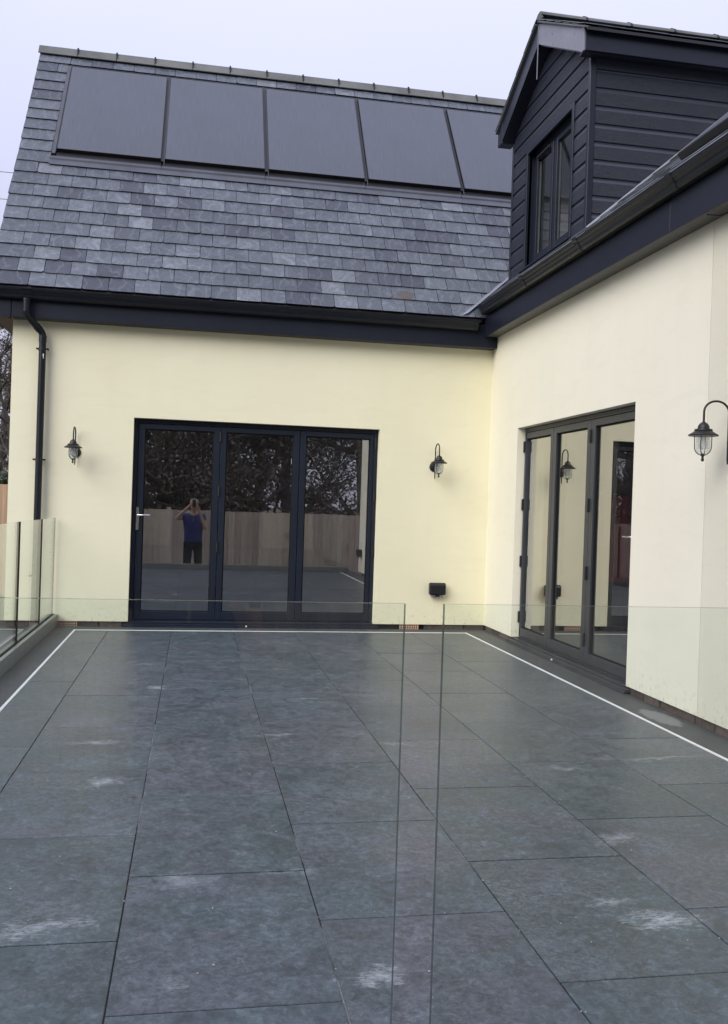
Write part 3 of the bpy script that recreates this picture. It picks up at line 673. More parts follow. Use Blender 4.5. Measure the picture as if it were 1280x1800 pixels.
# ---------------- dormer
dm = link('dormer', None, house); dm['label'] = 'dormer with a gable roof, dark embossed boards and a two light window'
YN, YF = -2.348, -.446; YM = -1.4
tp = math.tan(rad(28.5))
GT = 5.615
def gz(y): return GT-(abs(y-YM))*tp     # under side of the gable
WN = (-1.985, -.905, 3.66, 4.80)
gi = 0
z = 3.333
def board_face(y0, y1, z0, z1):     # boards on the gable front, clipped to the gable slope
    pts = [(y0, z0), (y1, z0), (y1, min(z1, gz(y1))), (y0, min(z1, gz(y0)))]
    if z1 > gz(y0) or z1 > gz(y1):
        ya = YM-(GT-z1)/tp; yb = YM+(GT-z1)/tp
        if z0 >= GT-.03: return
        lo = max(y0, YM-(GT-z0)/tp); hi = min(y1, YM+(GT-z0)/tp)
        pts = [(lo, z0), (hi, z0)]
        if hi < y1-1e-6 or gz(y1) < z1: 
            pts += ([(y1, gz(y1))] if gz(y1) > z0 else [])
            if yb < y1 and z1 < GT: pts.append((yb, z1))
        else: pts.append((y1, z1))
        if z1 >= GT: pts.append((YM, GT))
        if gz(y0) < z1:
            if ya > y0 and z1 < GT: pts.append((ya, z1))
            pts += ([(y0, gz(y0))] if gz(y0) > z0 else [])
        else: pts.append((y0, z1))
    if len(pts) < 3: return
    g_ = .024
    MB().extr([(.0, p[0], p[1]) for p in pts], (.014, 0, 0)).build('cladding_board', CLAD, dm)
DPT = .013
while z < GT-.04:
    z0, z1, z2 = z+.010, z+.116, z+.161
    yn, yf = YN+.042, YF-.03
    if z1 <= WN[2]-.02 or z0 >= WN[3]+.03: segs = [(yn, yf)]
    else: segs = [(yn, WN[0]-.046), (WN[1]+.046, yf)]
    for a, b in segs: board_face(a, b, max(z0, 3.4), z1)
    for a_, b_ in segs:
        st = MB()
        if gz(a_) < z1+.02: a_ = YM-(GT-(z1+.02))/tp
        if gz(b_) < z1+.02: b_ = YM+(GT-(z1+.02))/tp
        if b_ > a_: st.extr([(.0005, a_, z1), (DPT-.001, a_, z1+.030), (DPT-.001, a_, z2), (DPT+.004, a_, z2), (DPT+.004, a_, z1)], (0, b_-a_, 0))
        if st.v: st.build('board_shoulder', CLADS, dm)
    if z < 5.05:
        x0 = .0485; lim = lambda q: max(.12, min(3.2, (q-E2.z)/TQ+E2.x+.05)); zt = min(z1, 5.07)
        MB().extr([(x0, YN, z0), (lim(z0), YN, z0), (lim(zt), YN, zt), (x0, YN, zt)], (0, .014, 0)).build('cladding_board', CLAD, dm)
        if z1 < 5.03: MB().extr([(x0, YN+.0005, z1), (x0, YN+DPT-.001, z1+.030), (x0, YN+DPT-.001, z2), (x0, YN+DPT+.003, z2), (x0, YN+DPT+.003, z1)], (lim(z1)-x0, 0, 0)).build('board_shoulder', CLADS, dm)
    z += .1495
MB().box((.013, YN+.013, 3.3), (.06, YN+.36, 5.08)).box((.0185, YN+.02, 3.3), (.04, WN[0], 5.0)).box((.0185, WN[1], 3.3), (.04, YF, 5.0)).box((.0185, WN[0], WN[3]), (.04, WN[1], 5.0)).box((.06, YN+.017, 3.4), (3.2, YN+.04, 5.2)).extr([(.0185, YN+.1, 5.0), (.0185, YF-.1, 5.0), (.0185, YM, 5.6)], (.02, 0, 0)).build('sheathing', BLACK, dm)
MB().box((-.006, YN-.006, 3.60), (.048, YN+.040, 5.09)).build('corner_post', ANTH, dm, bevel=.004)
MB().box((-.006, YF-.028, 3.60), (.03, YF+.01, 5.07)).box((.03, YF-.02, 3.6), (3, YF+.01, 5.07)).build('corner_post', ANTH, dm, bevel=.003)
# window trim, frame, casements
tw = MB(); a, b, c, d = WN[0]-.045, WN[1]+.045, WN[2], WN[3]+.055
tw.box((-.008, a, c), (.075, WN[0], d)); tw.box((-.008, WN[1], c), (.075, b, d)); tw.box((-.008, WN[0], WN[3]), (.075, WN[1], d)); tw.build('window_trim', ANTH, dm, bevel=.003)
MB().extr([(-.045, a-.03, 3.645), (-.045, a-.03, 3.66), (.08, a-.03, 3.685), (.08, a-.03, 3.63)], (0, b-a+.06, 0)).build('window_sill', ANTH, dm, bevel=.002)
wf = MB(); x0, x1 = .07, .13; ya, yb = WN[0], WN[1]; ym = -1.43
for q in (((x0, ya, 3.66), (x1, ya+.05, 4.80)), ((x0, yb-.05, 3.66), (x1, yb, 4.80)), ((x0, ya+.05, 4.755), (x1, yb-.05, 4.80)), ((x0, ya+.05, 3.66), (x1, yb-.05, 3.72)), ((x0, ym-.025, 3.72), (x1, ym+.025, 4.755))): wf.box(*q)
wf.build('window_frame', ANTH, dm, bevel=.003)
for (p, q) in ((ya+.052, ym-.027), (ym+.027, yb-.052)):
    cs = MB(); e = .048; x0 = .062; x1 = .115
    cs.box((x0, p, 3.722), (x1, p+e, 4.753)); cs.box((x0, q-e, 3.722), (x1, q, 4.753)); cs.box((x0, p+e, 4.71), (x1, q-e, 4.753)); cs.box((x0, p+e, 3.722), (x1, q-e, 3.79))
    cs.build('casement', ANTH, dm, bevel=.003)
    MB().add([(.085, p+e, 3.79), (.085, q-e, 3.79), (.085, q-e, 4.71), (.085, p+e, 4.71)], [(0, 1, 2, 3)]).build('pane', PANED, dm)
    cb = MB(); cb.box((.0865, p+e, 3.79), (.10, p+e+.008, 4.71)); cb.box((.0865, q-e-.008, 3.79), (.10, q-e, 4.71)); cb.build('spacer_bar', ALU, dm)
MB().box((.045, ym+.09, 4.722), (.062, yb-.11, 4.742)).build('trickle_vent', BLACK, dm, bevel=.002)
# dim room behind the dormer window with a pale blind
MB().box((.9, -2.2, 3.5), (.94, -.6, 5.0)).box((.15, -2.2, 5.0), (.94, -.6, 5.02)).box((.15, -2.22, 3.5), (.94, -2.2, 5)).box((.15, -.62, 3.5), (.94, -.6, 5)).build('room', ROOMW, dm)
# dormer roof: overhanging slabs, barge boards, boxed eaves
VX = -.12; EN, EF = -2.52, -.28
def dz_(y): return 5.86-abs(y-YM)*tp      # top surface of the slates
for (ye, nm) in ((EN, 'near'), (EF, 'far')):
    s = MB(); yy = ye
    s.extr([(VX+.01, YM, dz_(YM)-.02), (VX+.01, yy, dz_(yy)-.02), (VX+.01, yy, dz_(yy)-.045), (VX+.01, YM, dz_(YM)-.045)], (3.3, 0, 0))
    s.build('roof_deck', BLACK, dm)
# barge boards
def barge(ya, yb):
    top = lambda y: dz_(y)-.045; bot = lambda y: dz_(y)-.235
    return MB().extr([(VX, ya, top(ya)), (VX, yb, top(yb)), (VX, yb, bot(yb)), (VX, ya, bot(ya))], (.016, 0, 0))
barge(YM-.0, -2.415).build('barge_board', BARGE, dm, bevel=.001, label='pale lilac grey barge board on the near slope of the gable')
for (y, z) in ((-1.75, 5.55), (-2.25, 5.30), (-1.78, 5.44), (-2.2, 5.19)):
    MB().tube([(VX-.0005, y, z), (VX-.003, y, z)], .004, 8).build('nail', GREYF, dm)
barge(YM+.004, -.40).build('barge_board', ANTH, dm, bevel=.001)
MB().box((VX-.004, YM-.010, 5.30), (VX-.001, YM+.008, 5.80)).build('joint_cover', BARGE, dm)
# soffits under the gable overhang
for (ya, yb) in ((YM, -2.41), (YM+.002, -.42)):
    MB().extr([(VX+.016, ya, dz_(ya)-.235), (VX+.016, yb, dz_(yb)-.235), (VX+.016, yb, dz_(yb)-.245), (VX+.016, ya, dz_(ya)-.245)], (-VX-.016+.03, 0, 0)).build('soffit', ANTH, dm)
# boxed ends
MB().box((VX-.003, -2.418, 5.062), (VX+.012, -2.470, 5.275)).build('box_end', BARGE, dm, bevel=.002)
MB().box((VX-.003, -.30, 5.075), (.02, -.43, 5.285)).build('box_end', ANTH, dm, bevel=.003)
# terrace side fascia and its soffit
MB().box((VX+.013, -2.456, 5.066), (3.2, -2.470, 5.262)).build('fascia', ANTH, dm, bevel=.002)
MB().box((VX+.013, -2.455, 5.066), (3.2, YN+.0, 5.076)).build('soffit', ANTH, dm)
vg = MB()
for i in range(70):
    xx = VX+.05+i*.022; vg.box((xx, -2.440, 5.0625), (xx+.012, -2.425, 5.0655)); vg.box((xx+.011, -2.42, 5.0625), (xx+.021, -2.408, 5.0655))
vg.build('vent_grille', GREYF, dm, kind='stuff')
# slates on the dormer (seen edge on) and undercloak
ds = MB()
for sgn, ye in ((-1, EN), (1, EF)):
    for k in range(6):
        off = k*.2
        for j in range(13):
            xa = VX-.03+j*.25+(.125 if k % 2 and j else 0); h = random.uniform(-.002, .002)
            yb_ = ye-sgn*off; yt = yb_-sgn*.24
            if sgn*(yt-YM) < 0: yt = YM
            ds.extr([(xa, yb_, dz_(yb_)+h), (xa+.247, yb_, dz_(yb_)+h*.5), (xa+.247, yt, dz_(yt)-.014), (xa, yt, dz_(yt)-.014)], (0, 0, .0065))
ds.build('dormer_slates', SLATE, dm, kind='stuff')
for ye, yq in ((EN, YM-.03), (EF, YM+.03)):
    MB().extr([(VX-.026, yq, dz_(yq)-.018), (VX-.026, ye, dz_(ye)-.016), (VX-.026, ye, dz_(ye)-.030), (VX-.026, yq, dz_(yq)-.032)], (.05, 0, 0)).build('undercloak', RIDGE, dm)
pr_ = []
for i in range(9):
    a_ = PI*i/8; pr_.append((-.085*math.cos(a_), .055*math.sin(a_)))
pr_ += [(.075, 0)]+[(.070*math.cos(PI*i/8), .043*math.sin(PI*i/8)) for i in range(1, 8)]+[(-.075, 0)]
drm = MB().extr([(0, a, b) for a, b in pr_], (.436, 0, 0)).mesh('ridge_tile', RIDGE, bevel=0)
for i in range(8):
    link('ridge_tile', drm, dm, (-.123+i*.4435, YM, 5.862), (0, 0, 0))
    if i: link('ridge_clip', MB().extr([(0, a*1.08, b*1.10-.001) for a, b in pr_[:9]], (.018, 0, 0)).box((-.004, -.015, .055), (.022, .015, .072)).mesh('ridge_clip', BLACK), dm, (-.123+i*.4435-.012, YM, 5.862))
MB().extr([(VX-.005, YM-.09, 5.83), (VX-.005, YM+.09, 5.83), (VX-.005, YM+.05, 5.90), (VX-.005, YM-.05, 5.90)], (.012, 0, 0)).build('ridge_end', RIDGE, dm)
# lead soaker where the near cheek meets the main roof
ls = MB(); p = lambda x: E2.z+(x-E2.x)*TQ
ls.extr([(.0, YN-.075, p(.0)+.030), (2.4, YN-.075, p(2.4)+.030), (2.4, YN-.004, p(2.4)+.036), (.0, YN-.004, p(0)+.036)], (0, 0, -.012)); ls.build('lead_soaker', plain('bright_lead', (.36, .37, .42), .4, .25, .5, .4, 14), dm)
MB().extr([(-.055, YN-.02, p(-.055)+.028), (.02, YN-.02, p(.02)+.03), (.02, YF, p(.02)+.03), (-.055, YF, p(-.055)+.028)], (0, 0, -.008)).build('lead_apron', LEAD, dm)

# ---------------- downpipe
dp = thing('downpipe', 'dark round downpipe with a swan neck bend at the left end of the back wall', 'downpipe', (-4.635, -.065, 0))
a = MB(); a.tube([(-.135, -.150, 3.18), (-.135, -.150, 3.075), (-.133, -.149, 3.045), (-.120, -.134, 3.018), (-.030, -.026, 2.915), (-.012, -.006, 2.895), (-.002, 0, 2.868), (0, 0, 2.84), (0, 0, .03)], .034, 20)
a.build('pipe', GUTTER, dp, smooth=True)
for p0, p1 in (((-.135, -.150, 3.185), (-.135, -.150, 3.165)), ((-.135, -.150, 3.08), (-.135, -.150, 3.06)), ((-.055, -.055, 2.943), (-.030, -.026, 2.915)), ((0, 0, 2.86), (0, 0, 2.80))):
    MB().tube([p0, p1], .0375, 20).build('socket_collar', GUTTER, dp, smooth=True)
for z in (2.733, 1.645, .5):
    MB().tube([(0, 0, z-.008), (0, 0, z+.008)], .0365, 20).box((-.060, -.004, z-.008), (.060, .006, z+.008)).box((-.052, .006, z-.006), (-.040, .064, z+.006)).box((.040, .006, z-.006), (.052, .064, z+.006)).build('bracket', BLACK, dp)
MB().box((.010, -.0345, 2.655), (.019, -.0325, 2.68)).box((.013, -.0335, 2.635), (.018, -.032, 2.655)).build('sticker_residue', TRIM, dp)

# ---------------- wall lanterns
def lantern(label):
    t = thing('wall_lantern', label, 'wall lamp', (0, 0, 0), 0, 'black coach lanterns on the walls')
    # local: origin on the wall at backplate centre, -y outwards
    X = 0; Y = -.195; z0 = -.12     # z0 finial bottom relative to plate centre
    MB().lathe([(0, 0), (.050, 0), (.054, .004), (.050, .012), (.034, .018), (.012, .022), (0, .022)], 28).build('backplate', BLACK, t, smooth=True, rot=(PI/2, 0, 0))
    pth = [(0, -.034, -.125), (0, -.034, -.118)]+[(0, -.034, -.11+.02*i) for i in range(15)]
    cz = .175; rr = (.195-.034)/2; cyy = -.034-rr
    pth = [(0, -.034, -.128), (0, -.034, -.10), (0, -.034, .0), (0, -.034, cz)]
    for i in range(1, 16):
        a = PI*i/16; pth.append((0, cyy+rr*math.cos(a), cz+rr*.82*math.sin(a)))
    pth += [(0, -.195, cz), (0, -.195, .11)]
    MB().tube(pth, [.004]+[.0065]*(len(pth)-1), 12).build('arm', BLACK, t, smooth=True)
    MB().tube([(0, -.034, 0), (0, -.01, 0)], .010, 12).build('arm_mount', BLACK, t)
    prof = [(0, .120), (.007, .119), (.012, .112), (.022, .106), (.030, .095), (.034, .080), (.034, .073), (.050, .072), (.052, .066), (.050, .062), (.066, .050), (.084, .040), (.086, .036), (.083, .032), (.05, .036), (0, .038)]
    MB().lathe(prof, 32, (0, Y, 0)).build('hood', BLACK, t, smooth=True)
    MB().lathe([(.040, .038), (.042, -.035), (.038, -.056), (.028, -.070), (.014, -.078), (0, -.08)], 28, (0, Y, 0)).build('glass_jar', LAMPG, t, smooth=True)
    rb = MB()
    for i in range(9): rb.lathe([(.030, .030-i*.0085), (.033, .0275-i*.0085), (.030, .025-i*.0085)], 24, (0, Y, 0))
    rb.build('louvre_ring', make_louvre, t, smooth=True, kind='stuff')
    MB().lathe([(0, .036), (.014, .034), (.014, .014), (.020, -.002), (.026, -.02), (.024, -.036), (.012, -.046), (0, -.048)], 20, (0, Y, 0)).build('bulb', LAMPG, t, smooth=True)
    for k in range(4):
        a = PI/4+k*PI/2; c_, s_ = math.cos(a), math.sin(a)
        MB().tube([(r*c_, Y+r*s_, z) for r, z in ((.049, .036), (.049, -.03), (.047, -.045), (.039, -.062), (.026, -.074), (.008, -.082))], .0026, 8).build('guard_bar', BLACK, t, smooth=True)
    MB().lathe([(0, -.070), (.013, -.070), (.012, -.082), (.007, -.088), (.0065, -.096), (.0095, -.104), (.008, -.114), (0, -.119)], 16, (0, Y, 0)).build('finial', BLACK, t, smooth=True)
    return t

lt = lantern('black lantern on the back wall left of the folding door, next to the downpipe')
lt.location = (-4.300, 0, 1.735)
l2 = copy_tree(lt); l2['label'] = 'black lantern on the back wall right of the folding door, above the socket box'; l2.location = (-.612, 0, 1.735)
l3 = copy_tree(lt); l3['label'] = 'large near lantern on the right hand wall at the picture edge'; l3.location = (0, -4.61, 1.735); l3.rotation_euler = (0, 0, -PI/2)

cbt = thing('cabinet', 'dark red cabinet standing in the room behind the right hand folding door', 'cabinet', (1.0, -1.15, .02))
MB().box((-.14, -.36, .62), (.14, .36, 1.46)).build('carcass', plain('red_lacquer', (.26, .02, .03), .5, .2), cbt, bevel=.01)
MB().box((-.13, -.35, 0), (.13, .35, .62)).build('plinth', BLACK, cbt)

# ---------------- outdoor sockets
def socket(label, loc, rz):
    t = thing('socket_box', label, 'socket', loc, rz)
    MB().box((-.082, -.050, -.060), (.082, .0, .062)).build('back_box', BLACK, t, bevel=.008)
    cv = MB(); cv.extr([(-.088, -.052, -.062), (-.088, -.082, -.056), (-.088, -.086, .040), (-.088, -.070, .066), (-.088, -.048, .070)], (.176, 0, 0)); cv.build('cover', BLACK, t, bevel=.007)
    MB().box((-.02, -.07, -.082), (.02, -.02, -.0605)).build('latch', BLACK, t, bevel=.004)
    for s_ in (-1, 1):
        MB().box((s_*.045-.018, -.066, -.088), (s_*.045+.018, -.022, -.0605)).build('cable_grip', BARGE, t, bevel=.004)
    return t
socket('black outdoor double socket box low on the back wall near the corner', (-.548, 0, .435), 0)
socket('black outdoor socket box low on the right wall beyond the picture edge', (0, -7.35, .42), -PI/2)

# ------------------------------------------------------------------ glass balustrades
def glass_panel(x0, x1, y, z0, z1, parent, th=.013):
    """slab standing along x; front, back faces clear, edges green-black"""
    m_ = MB(); m_.box((x0, -th/2, z0), (x1, th/2, z1))
    m_.mi = [1, 1, 0, 1, 0, 1]
    return m_
ft = []
fb = thing('glass_balustrade', 'frameless clear glass panel in the foreground left of the gap', 'glass balustrade', (-2.747, -8.0, 0), 0, 'front glass balustrade')
glass_panel(-1.70, 0, 0, -.04, 1.1165, fb).build('glass_panel', [BALG, BALE], fb, bevel=0)
MB().box((-1.70, -.035, -.0), (.0, -.0095, .10)).box((-1.70, .0095, 0), (0, .035, .10)).build('base_channel', ALU, fb, bevel=.002)
fb2 = thing('glass_balustrade', 'frameless clear glass panel in the foreground right of the gap', 'glass balustrade', (-2.675, -8.0, 0), 0, 'front glass balustrade')
glass_panel(0, 2.55, 0, -.04, 1.1165, fb2).build('glass_panel', [BALG, BALE], fb2)
MB().box((0, -.035, 0), (2.55, -.0095, .10)).box((0, .0095, 0), (2.55, .035, .10)).build('base_channel', ALU, fb2, bevel=.002)
sb_ = thing('glass_balustrade', 'side glass balustrade running back to the wall in a low grey channel', 'glass balustrade', (-4.47, 0, 0), -PI/2)
# local x runs towards the camera (-Y world)
js = [.012, .875, 1.955, 3.035, 4.115, 5.195, 6.275, 7.355, 8.0]
for i in range(len(js)-1):
    glass_panel(js[i]+.030, js[i+1]-.030, 0, .02, 1.078, sb_).build('glass_panel', [BALG, BALE], sb_)
    if i: MB().box((js[i]-.030, -.0086, .105), (js[i]+.030, .0086, 1.0785)).build('joint_seal', RUBBER, sb_)
MB().box((.004, .013, -.0), (8.05, .048, .118)).build('base_channel', ALU, sb_, bevel=.002)
MB().box((.004, -.048, -.0), (8.05, -.013, .118)).build('base_channel', ALU, sb_, bevel=.002)
MB().box((.004, .0095, .05), (8.05, .0125, .124)).box((.004, -.0125, .05), (8.05, -.0095, .124)).build('gasket', RUBBER, sb_)

# ------------------------------------------------------------------ fences
def fence(label, p0, p1, ztop, z0, mt, bw=.145):
    d = Vector(p1)-Vector(p0); L = d.length; rz = math.atan2(d.y, d.x)
    t = thing('timber_fence', label, 'fence', (p0[0], p0[1], z0), rz)
    H = ztop-z0
    bmz = [MB().box((0, 0, .03), (bw*.985, .018, H+dz)).mesh('board', mt, bevel=.002) for dz in (-.01, 0, .006, -.004)]
    n = int(L/bw)
    for i in range(n): link('board', random.choice(bmz), t, (i*bw, random.choice([0, .012]), 0), (0, 0, random.gauss(0, .01)))
    for z in (.25, H*.6, H-.2): MB().box((0, .032, z-.04), (L, .07, z+.04)).build('rail', mt, t)
    x = 0
    while x < L:
        MB().box((x-.05, .07, 0), (x+.05, .17, H+.06)).build('post', mt, t); x += 2.4
    return t
fence('warm brown vertical board fence at the far left behind the house corner', (-9.6, 7.0), (-4.2, 7.0), 1.475, -.46, WOOD)
fence('grey brown close board fence reflected in the back wall door', (3.5, -12.4), (-11, -12.4), 1.07, -.46, WOODG)

# ------------------------------------------------------------------ trees
def branch(mb, p, d, L, r, depth, rnd, tips):
    pts = [p]; rs = [r]; n = 4
    for i in range(n):
        d = (d+Vector((rnd.gauss(0, .13), rnd.gauss(0, .13), rnd.gauss(0, .06)+.03))).normalized(); p = p+d*(L/n); pts.append(p); rs.append(r*(1-.7*(i+1)/n))
    mb.tube(pts, rs, 5 if depth < 2 else 3, caps=False)
    tips.append(p)
    if depth >= 3: return
    for i in range(5 if depth else 7):
        k = rnd.randint(1, n); a = rnd.uniform(0, 2*PI); q = Vector((math.cos(a), math.sin(a), rnd.uniform(-.1, .8))).normalized()
        branch(mb, pts[k], (d*.35+q).normalized(), L*rnd.uniform(.4, .62), rs[k]*.6+.002, depth+1, rnd, tips)
def leaves(center_fn, n, size, rnd):
    mb = MB()
    for i in range(n):
        c = center_fn(); a = Vector((rnd.gauss(0, 1), rnd.gauss(0, 1), rnd.gauss(0, 1))).normalized(); b = a.cross(Vector((rnd.gauss(0, 1), rnd.gauss(0, 1), rnd.gauss(0, 1)))).normalized()
        s = size*rnd.uniform(.5, 1.3); mb.add([c-a*s, c-b*s*.5, c+a*s, c+b*s*.5], [(0, 1, 2, 3)])
    return mb
def tree(label, loc, H, r, mtb, leafn, leafsize, mtl, seed, cat='tree', group=None, low=0.0, spread=1.6):
    rnd = random.Random(seed); t = thing('woodland_tree', label, cat, loc, 0, group)
    mb = MB(); tips = []; p = Vector((0, 0, 0)); pts = [p]; rs = [r]; n = 7
    for i in range(n): p = p+Vector((rnd.gauss(0, .08), rnd.gauss(0, .08), H*.9/n)); pts.append(p); rs.append(r*(1-.75*(i+1)/n))
    mb.tube(pts, rs, 10)
    mb.build('trunk', mtb, t, smooth=True)
    mb = MB()
    for i in range(26):
        k = rnd.randint(1, n); a = rnd.uniform(0, 2*PI)
        branch(mb, pts[k], Vector((math.cos(a), math.sin(a), rnd.uniform(.1, .9))).normalized(), H*.27*spread/1.6, rs[k]*.5+.006, 1, rnd, tips)
    mb.build('branches', mtb, t, kind='stuff')
    if leafn:
        cl_ = [(rnd.choice(tips) if rnd.random() < .6 else Vector((rnd.gauss(0, spread*.6), rnd.gauss(0, spread*.6), rnd.uniform(low, H*.95)))) for _ in range(90)]
        def cf():
            c = rnd.choice(cl_); return c+Vector((rnd.gauss(0, .34), rnd.gauss(0, .34), rnd.gauss(0, .3)))
        leaves(cf, leafn, leafsize, rnd).build('crown', mtl, t, kind='stuff')
    return t
# left of the house: bare trunks against the sky with an ivy bush
tree('bare grey tree with twiggy branches at the left edge behind the house corner', (-7.45, 12.2, -.46), 5.6, .14, BARK, 900, .035, LEAFD, 3, low=3.6, spread=1.2)
tree('second bare trunk close behind the house corner at the left edge', (-6.95, 13.0, -.46), 5.4, .11, BARK, 1100, .035, LEAFD, 9, low=3.8, spread=1.2)
rnd = random.Random(5)
iv = thing('ivy_bush', 'dark green ivy bush above the brown fence at the left edge', 'bush', (-6.9, 8.6, -.46))
MB().tube([(0, 0, 0), (.05, .02, 1.2), (0, .05, 2.1)], [.05, .04, .02], 8).build('stem', BARK, iv)
leaves(lambda: Vector((rnd.gauss(0, .55), rnd.gauss(0, .35), min(2.15, abs(rnd.gauss(1.5, .45))))), 5000, .05, rnd).build('foliage', LEAF, iv, kind='stuff')
tree('leaning bare trunk between the others at the far left edge behind the corner', (-7.9, 14.0, -.46), 5.6, .12, BARK, 1500, .05, LEAFD, 21, low=3.4, spread=1.5)
tree('thin dark trunk tangled with twigs nearest the house corner', (-6.75, 11.0, -.46), 5.0, .09, BARK, 1400, .04, LEAFD, 33, low=3.6, spread=1.2)
# woodland behind the photographer, seen in the glass
xs = [-12.5, -9.6, -7.2, -5.4, -3.8, -2.2, -.4, 1.8, 4.5, -8.4, -4.6, -1.2]
for i, x in enumerate(xs):
    yy = -16.5-random.uniform(0, 1.6)-(2.6 if i > 8 else 0)
    tree('dark ivy clad woodland tree behind the rear fence, seen as reflection', (x, yy, -.46), random.uniform(7.5, 9.5), .2, BARKD, 15000, .065, LEAFD, 40+i, group='dark trees behind the rear fence', low=.4, spread=2.0)

# ------------------------------------------------------------------ overhead wires at the left
for (za, zb, lab) in ((9.40, 9.46, 'upper thin overhead cable crossing the sky left of the roof'), (8.72, 8.77, 'lower thin overhead cable crossing the sky left of the roof')):
    o = MB().tube([(-30+i*2.2, 15, za+(zb-za)*(i*2.2-22)/.4*.04+.02*math.sin(i)) for i in range(12)], .010, 6).build('overhead_cable', WIRE); o['label'] = lab; o['category'] = 'cable'
    MB

# ------------------------------------------------------------------ photographer (stands behind the camera, shows in the door glass)
def skinned(name, chains, mt, parent, sub=2):
    vs = []; es = []; rs = []; idx = {}
    def vid(p, r):
        k = tuple(round(c, 4) for c in p)
        if k not in idx: idx[k] = len(vs); vs.append(k); rs.append(r)
        return idx[k]
    for ch in chains:
        pv = None
        for (p, r) in ch:
            i = vid(p, r)
            if pv is not None and pv != i: es.append((pv, i))
            pv = i
    me = bpy.data.meshes.new(name); me.from_pydata(vs, es, []); me.materials.append(mt)
    bm = bmesh.new(); bm.from_mesh(me); ly = bm.verts.layers.skin.verify(); bm.verts.ensure_lookup_table()
    for i, v in enumerate(bm.verts):
        r = rs[i]; v[ly].radius = r if isinstance(r, tuple) else (r, r); v[ly].use_root = (i == 0)
    bm.to_mesh(me); bm.free()
    o = link(name, me, parent)
    k = o.modifiers.new('skin', 'SKIN'); k.use_smooth_shade = True
    s = o.modifiers.new('sub', 'SUBSURF'); s.levels = sub; s.render_levels = sub
    return o
G0 = -.46
pe = thing('person', 'photographer in blue polo shirt, dark trousers and tan cap raising a phone, reflected in door', 'person', (-3.12, -9.95, G0))
# local coords, ground z=0, facing +y, camera at local (0,.343,1.746)
pel = ((0, -.02, .92), (.155, .11))
chains = [[pel, ((0, -.02, 1.05), (.155, .115)), ((0, -.015, 1.22), (.165, .12)), ((0, -.02, 1.38), (.15, .10)), ((0, -.01, 1.46), .065), ((0, .01, 1.54), .058), ((0, .02, 1.60), (.072, .085)), ((0, .025, 1.68), (.078, .092)), ((0, .015, 1.74), (.06, .07))],
          [pel, ((.10, -.02, .84), .095), ((.11, 0, .48), .062), ((.115, -.02, .30), .058), ((.12, -.03, .09), .038), ((.125, .09, .035), .036), ((.13, .17, .028), .026)],
          [pel, ((-.10, -.02, .84), .095), ((-.11, 0, .48), .062), ((-.115, -.02, .30), .058), ((-.12, -.03, .09), .038), ((-.125, .09, .035), .036), ((-.13, .17, .028), .026)]]
for s_ in (-1, 1):
    sh = ((s_*.19, -.01, 1.415), .058)
    el = ((-.36, .12, 1.37), .042) if s_ < 0 else ((.25, .13, 1.16), .042)
    wr = ((s_*.085, .24, 1.655 if s_ < 0 else 1.62), .027)
    pal = ((s_*.062, .275, 1.69 if s_ < 0 else 1.66), .026)
    chains.append([((0, -.02, 1.38), (.15, .10)), sh, el, wr, pal])
    for fi, (dx, dz, ln) in enumerate(((.012, .022, .05), (.010, .004, .054), (.008, -.014, .05), (.006, -.030, .04))):
        b = pal[0]; z_ = b[2]+dz
        chains.append([pal, ((b[0]+s_*.002, b[1]+.018, z_), .0095), ((b[0]-s_*.012, b[1]+.026, z_+.004), .0085), ((b[0]-s_*(.012+ln*.45), b[1]+.022, z_+.006), .0075)])
    chains.append([pal, ((pal[0][0]-s_*.012, pal[0][1]-.02, pal[0][2]+.006), .0095), ((pal[0][0]-s_*.034, pal[0][1]-.012, pal[0][2]+.02), .008)])
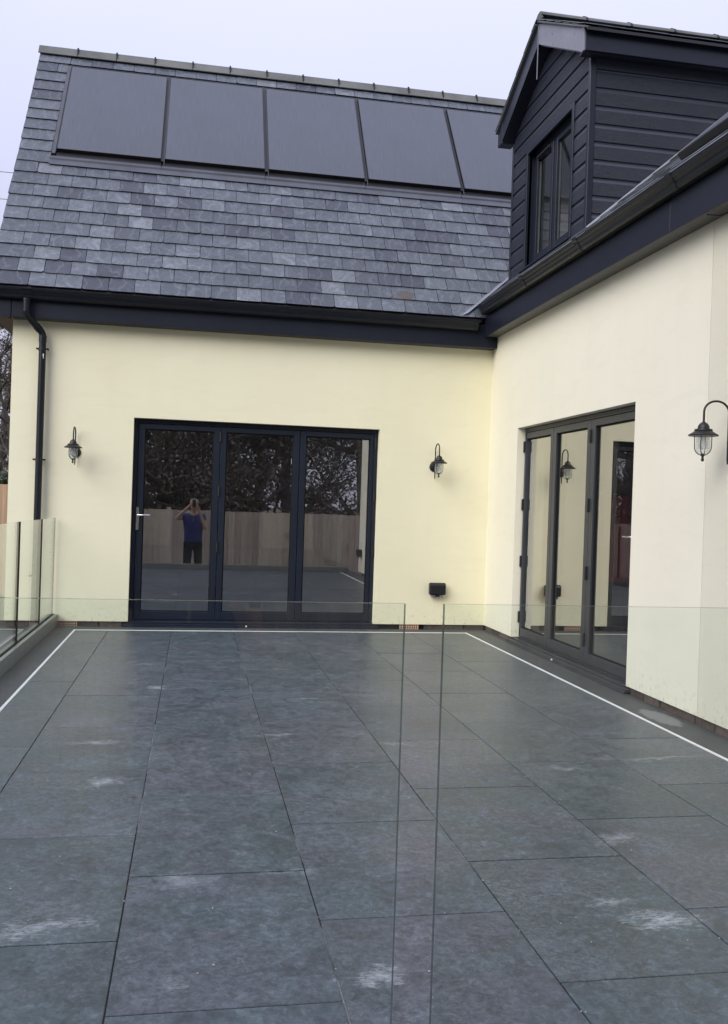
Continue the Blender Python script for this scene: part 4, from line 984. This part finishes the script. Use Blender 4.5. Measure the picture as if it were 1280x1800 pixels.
skinned('body', chains, SKIN, pe)
skinned('polo_shirt', [[((0, -.02, .80), (.215, .15)), ((0, -.02, 1.0), (.205, .152)), ((0, -.015, 1.2), (.212, .152)), ((0, -.02, 1.36), (.19, .125)), ((0, -.012, 1.455), (.085, .075))],
                      [((0, -.02, 1.36), (.19, .125)), ((-.195, -.01, 1.415), .078), ((-.27, .05, 1.40), .070)], [((0, -.02, 1.36), (.19, .125)), ((.195, -.01, 1.415), .078), ((.222, .06, 1.31), .070)]], SHIRT, pe)
for s_ in (-1, 1): MB().tube([(s_*.12, -.08, .045), (s_*.122, .02, .05), (s_*.128, .12, .04), (s_*.13, .20, .03)], [.045, .048, .046, .03], 12).build('shoe', BLACK, pe, smooth=True)
MB().box((-.014, .108, 1.30), (.0, .128, 1.40)).build('placket', CAPM, pe)
skinned('trousers', [[((0, -.02, .90), (.165, .122)), ((.10, -.02, .82), .112), ((.112, 0, .50), .090), ((.12, -.03, .10), .068)], [((0, -.02, .90), (.165, .122)), ((-.10, -.02, .82), .112), ((-.112, 0, .50), .090), ((-.12, -.03, .10), .068)]], SHORTS, pe)
MB().lathe([(.0, .085), (.05, .078), (.082, .05), (.094, .01), (.095, 0)], 20, (0, .015, 1.715)).extr([(-.075, .085, 1.715), (-.06, .15, 1.707), (0, .172, 1.703), (.06, .15, 1.707), (.075, .085, 1.715)], (0, 0, .008)).build('cap', CAPM, pe, smooth=True)
fc = MB(); fc.lathe([(0, .012), (.010, .006), (.013, -.006), (0, -.012)], 8, (0, .117, 1.632)); fc.build('nose', SKIN, pe, smooth=True)
MB().box((-.055, .105, 1.655), (.055, .125, 1.682)).build('sunglasses', BLACK, pe, bevel=.006)
ph = thing('phone', 'slim black phone held up by the photographer, reflected in the door glass', 'phone', (-3.1216, -9.6262, 1.246))
MB().box((-.037, -.004, -.082), (.037, .004, .078)).build('phone_body', BLACK, ph, bevel=.003)
MB().box((-.012, .0042, .030), (.012, .0070, .068)).build('lens_bump', GREYF, ph, bevel=.002)
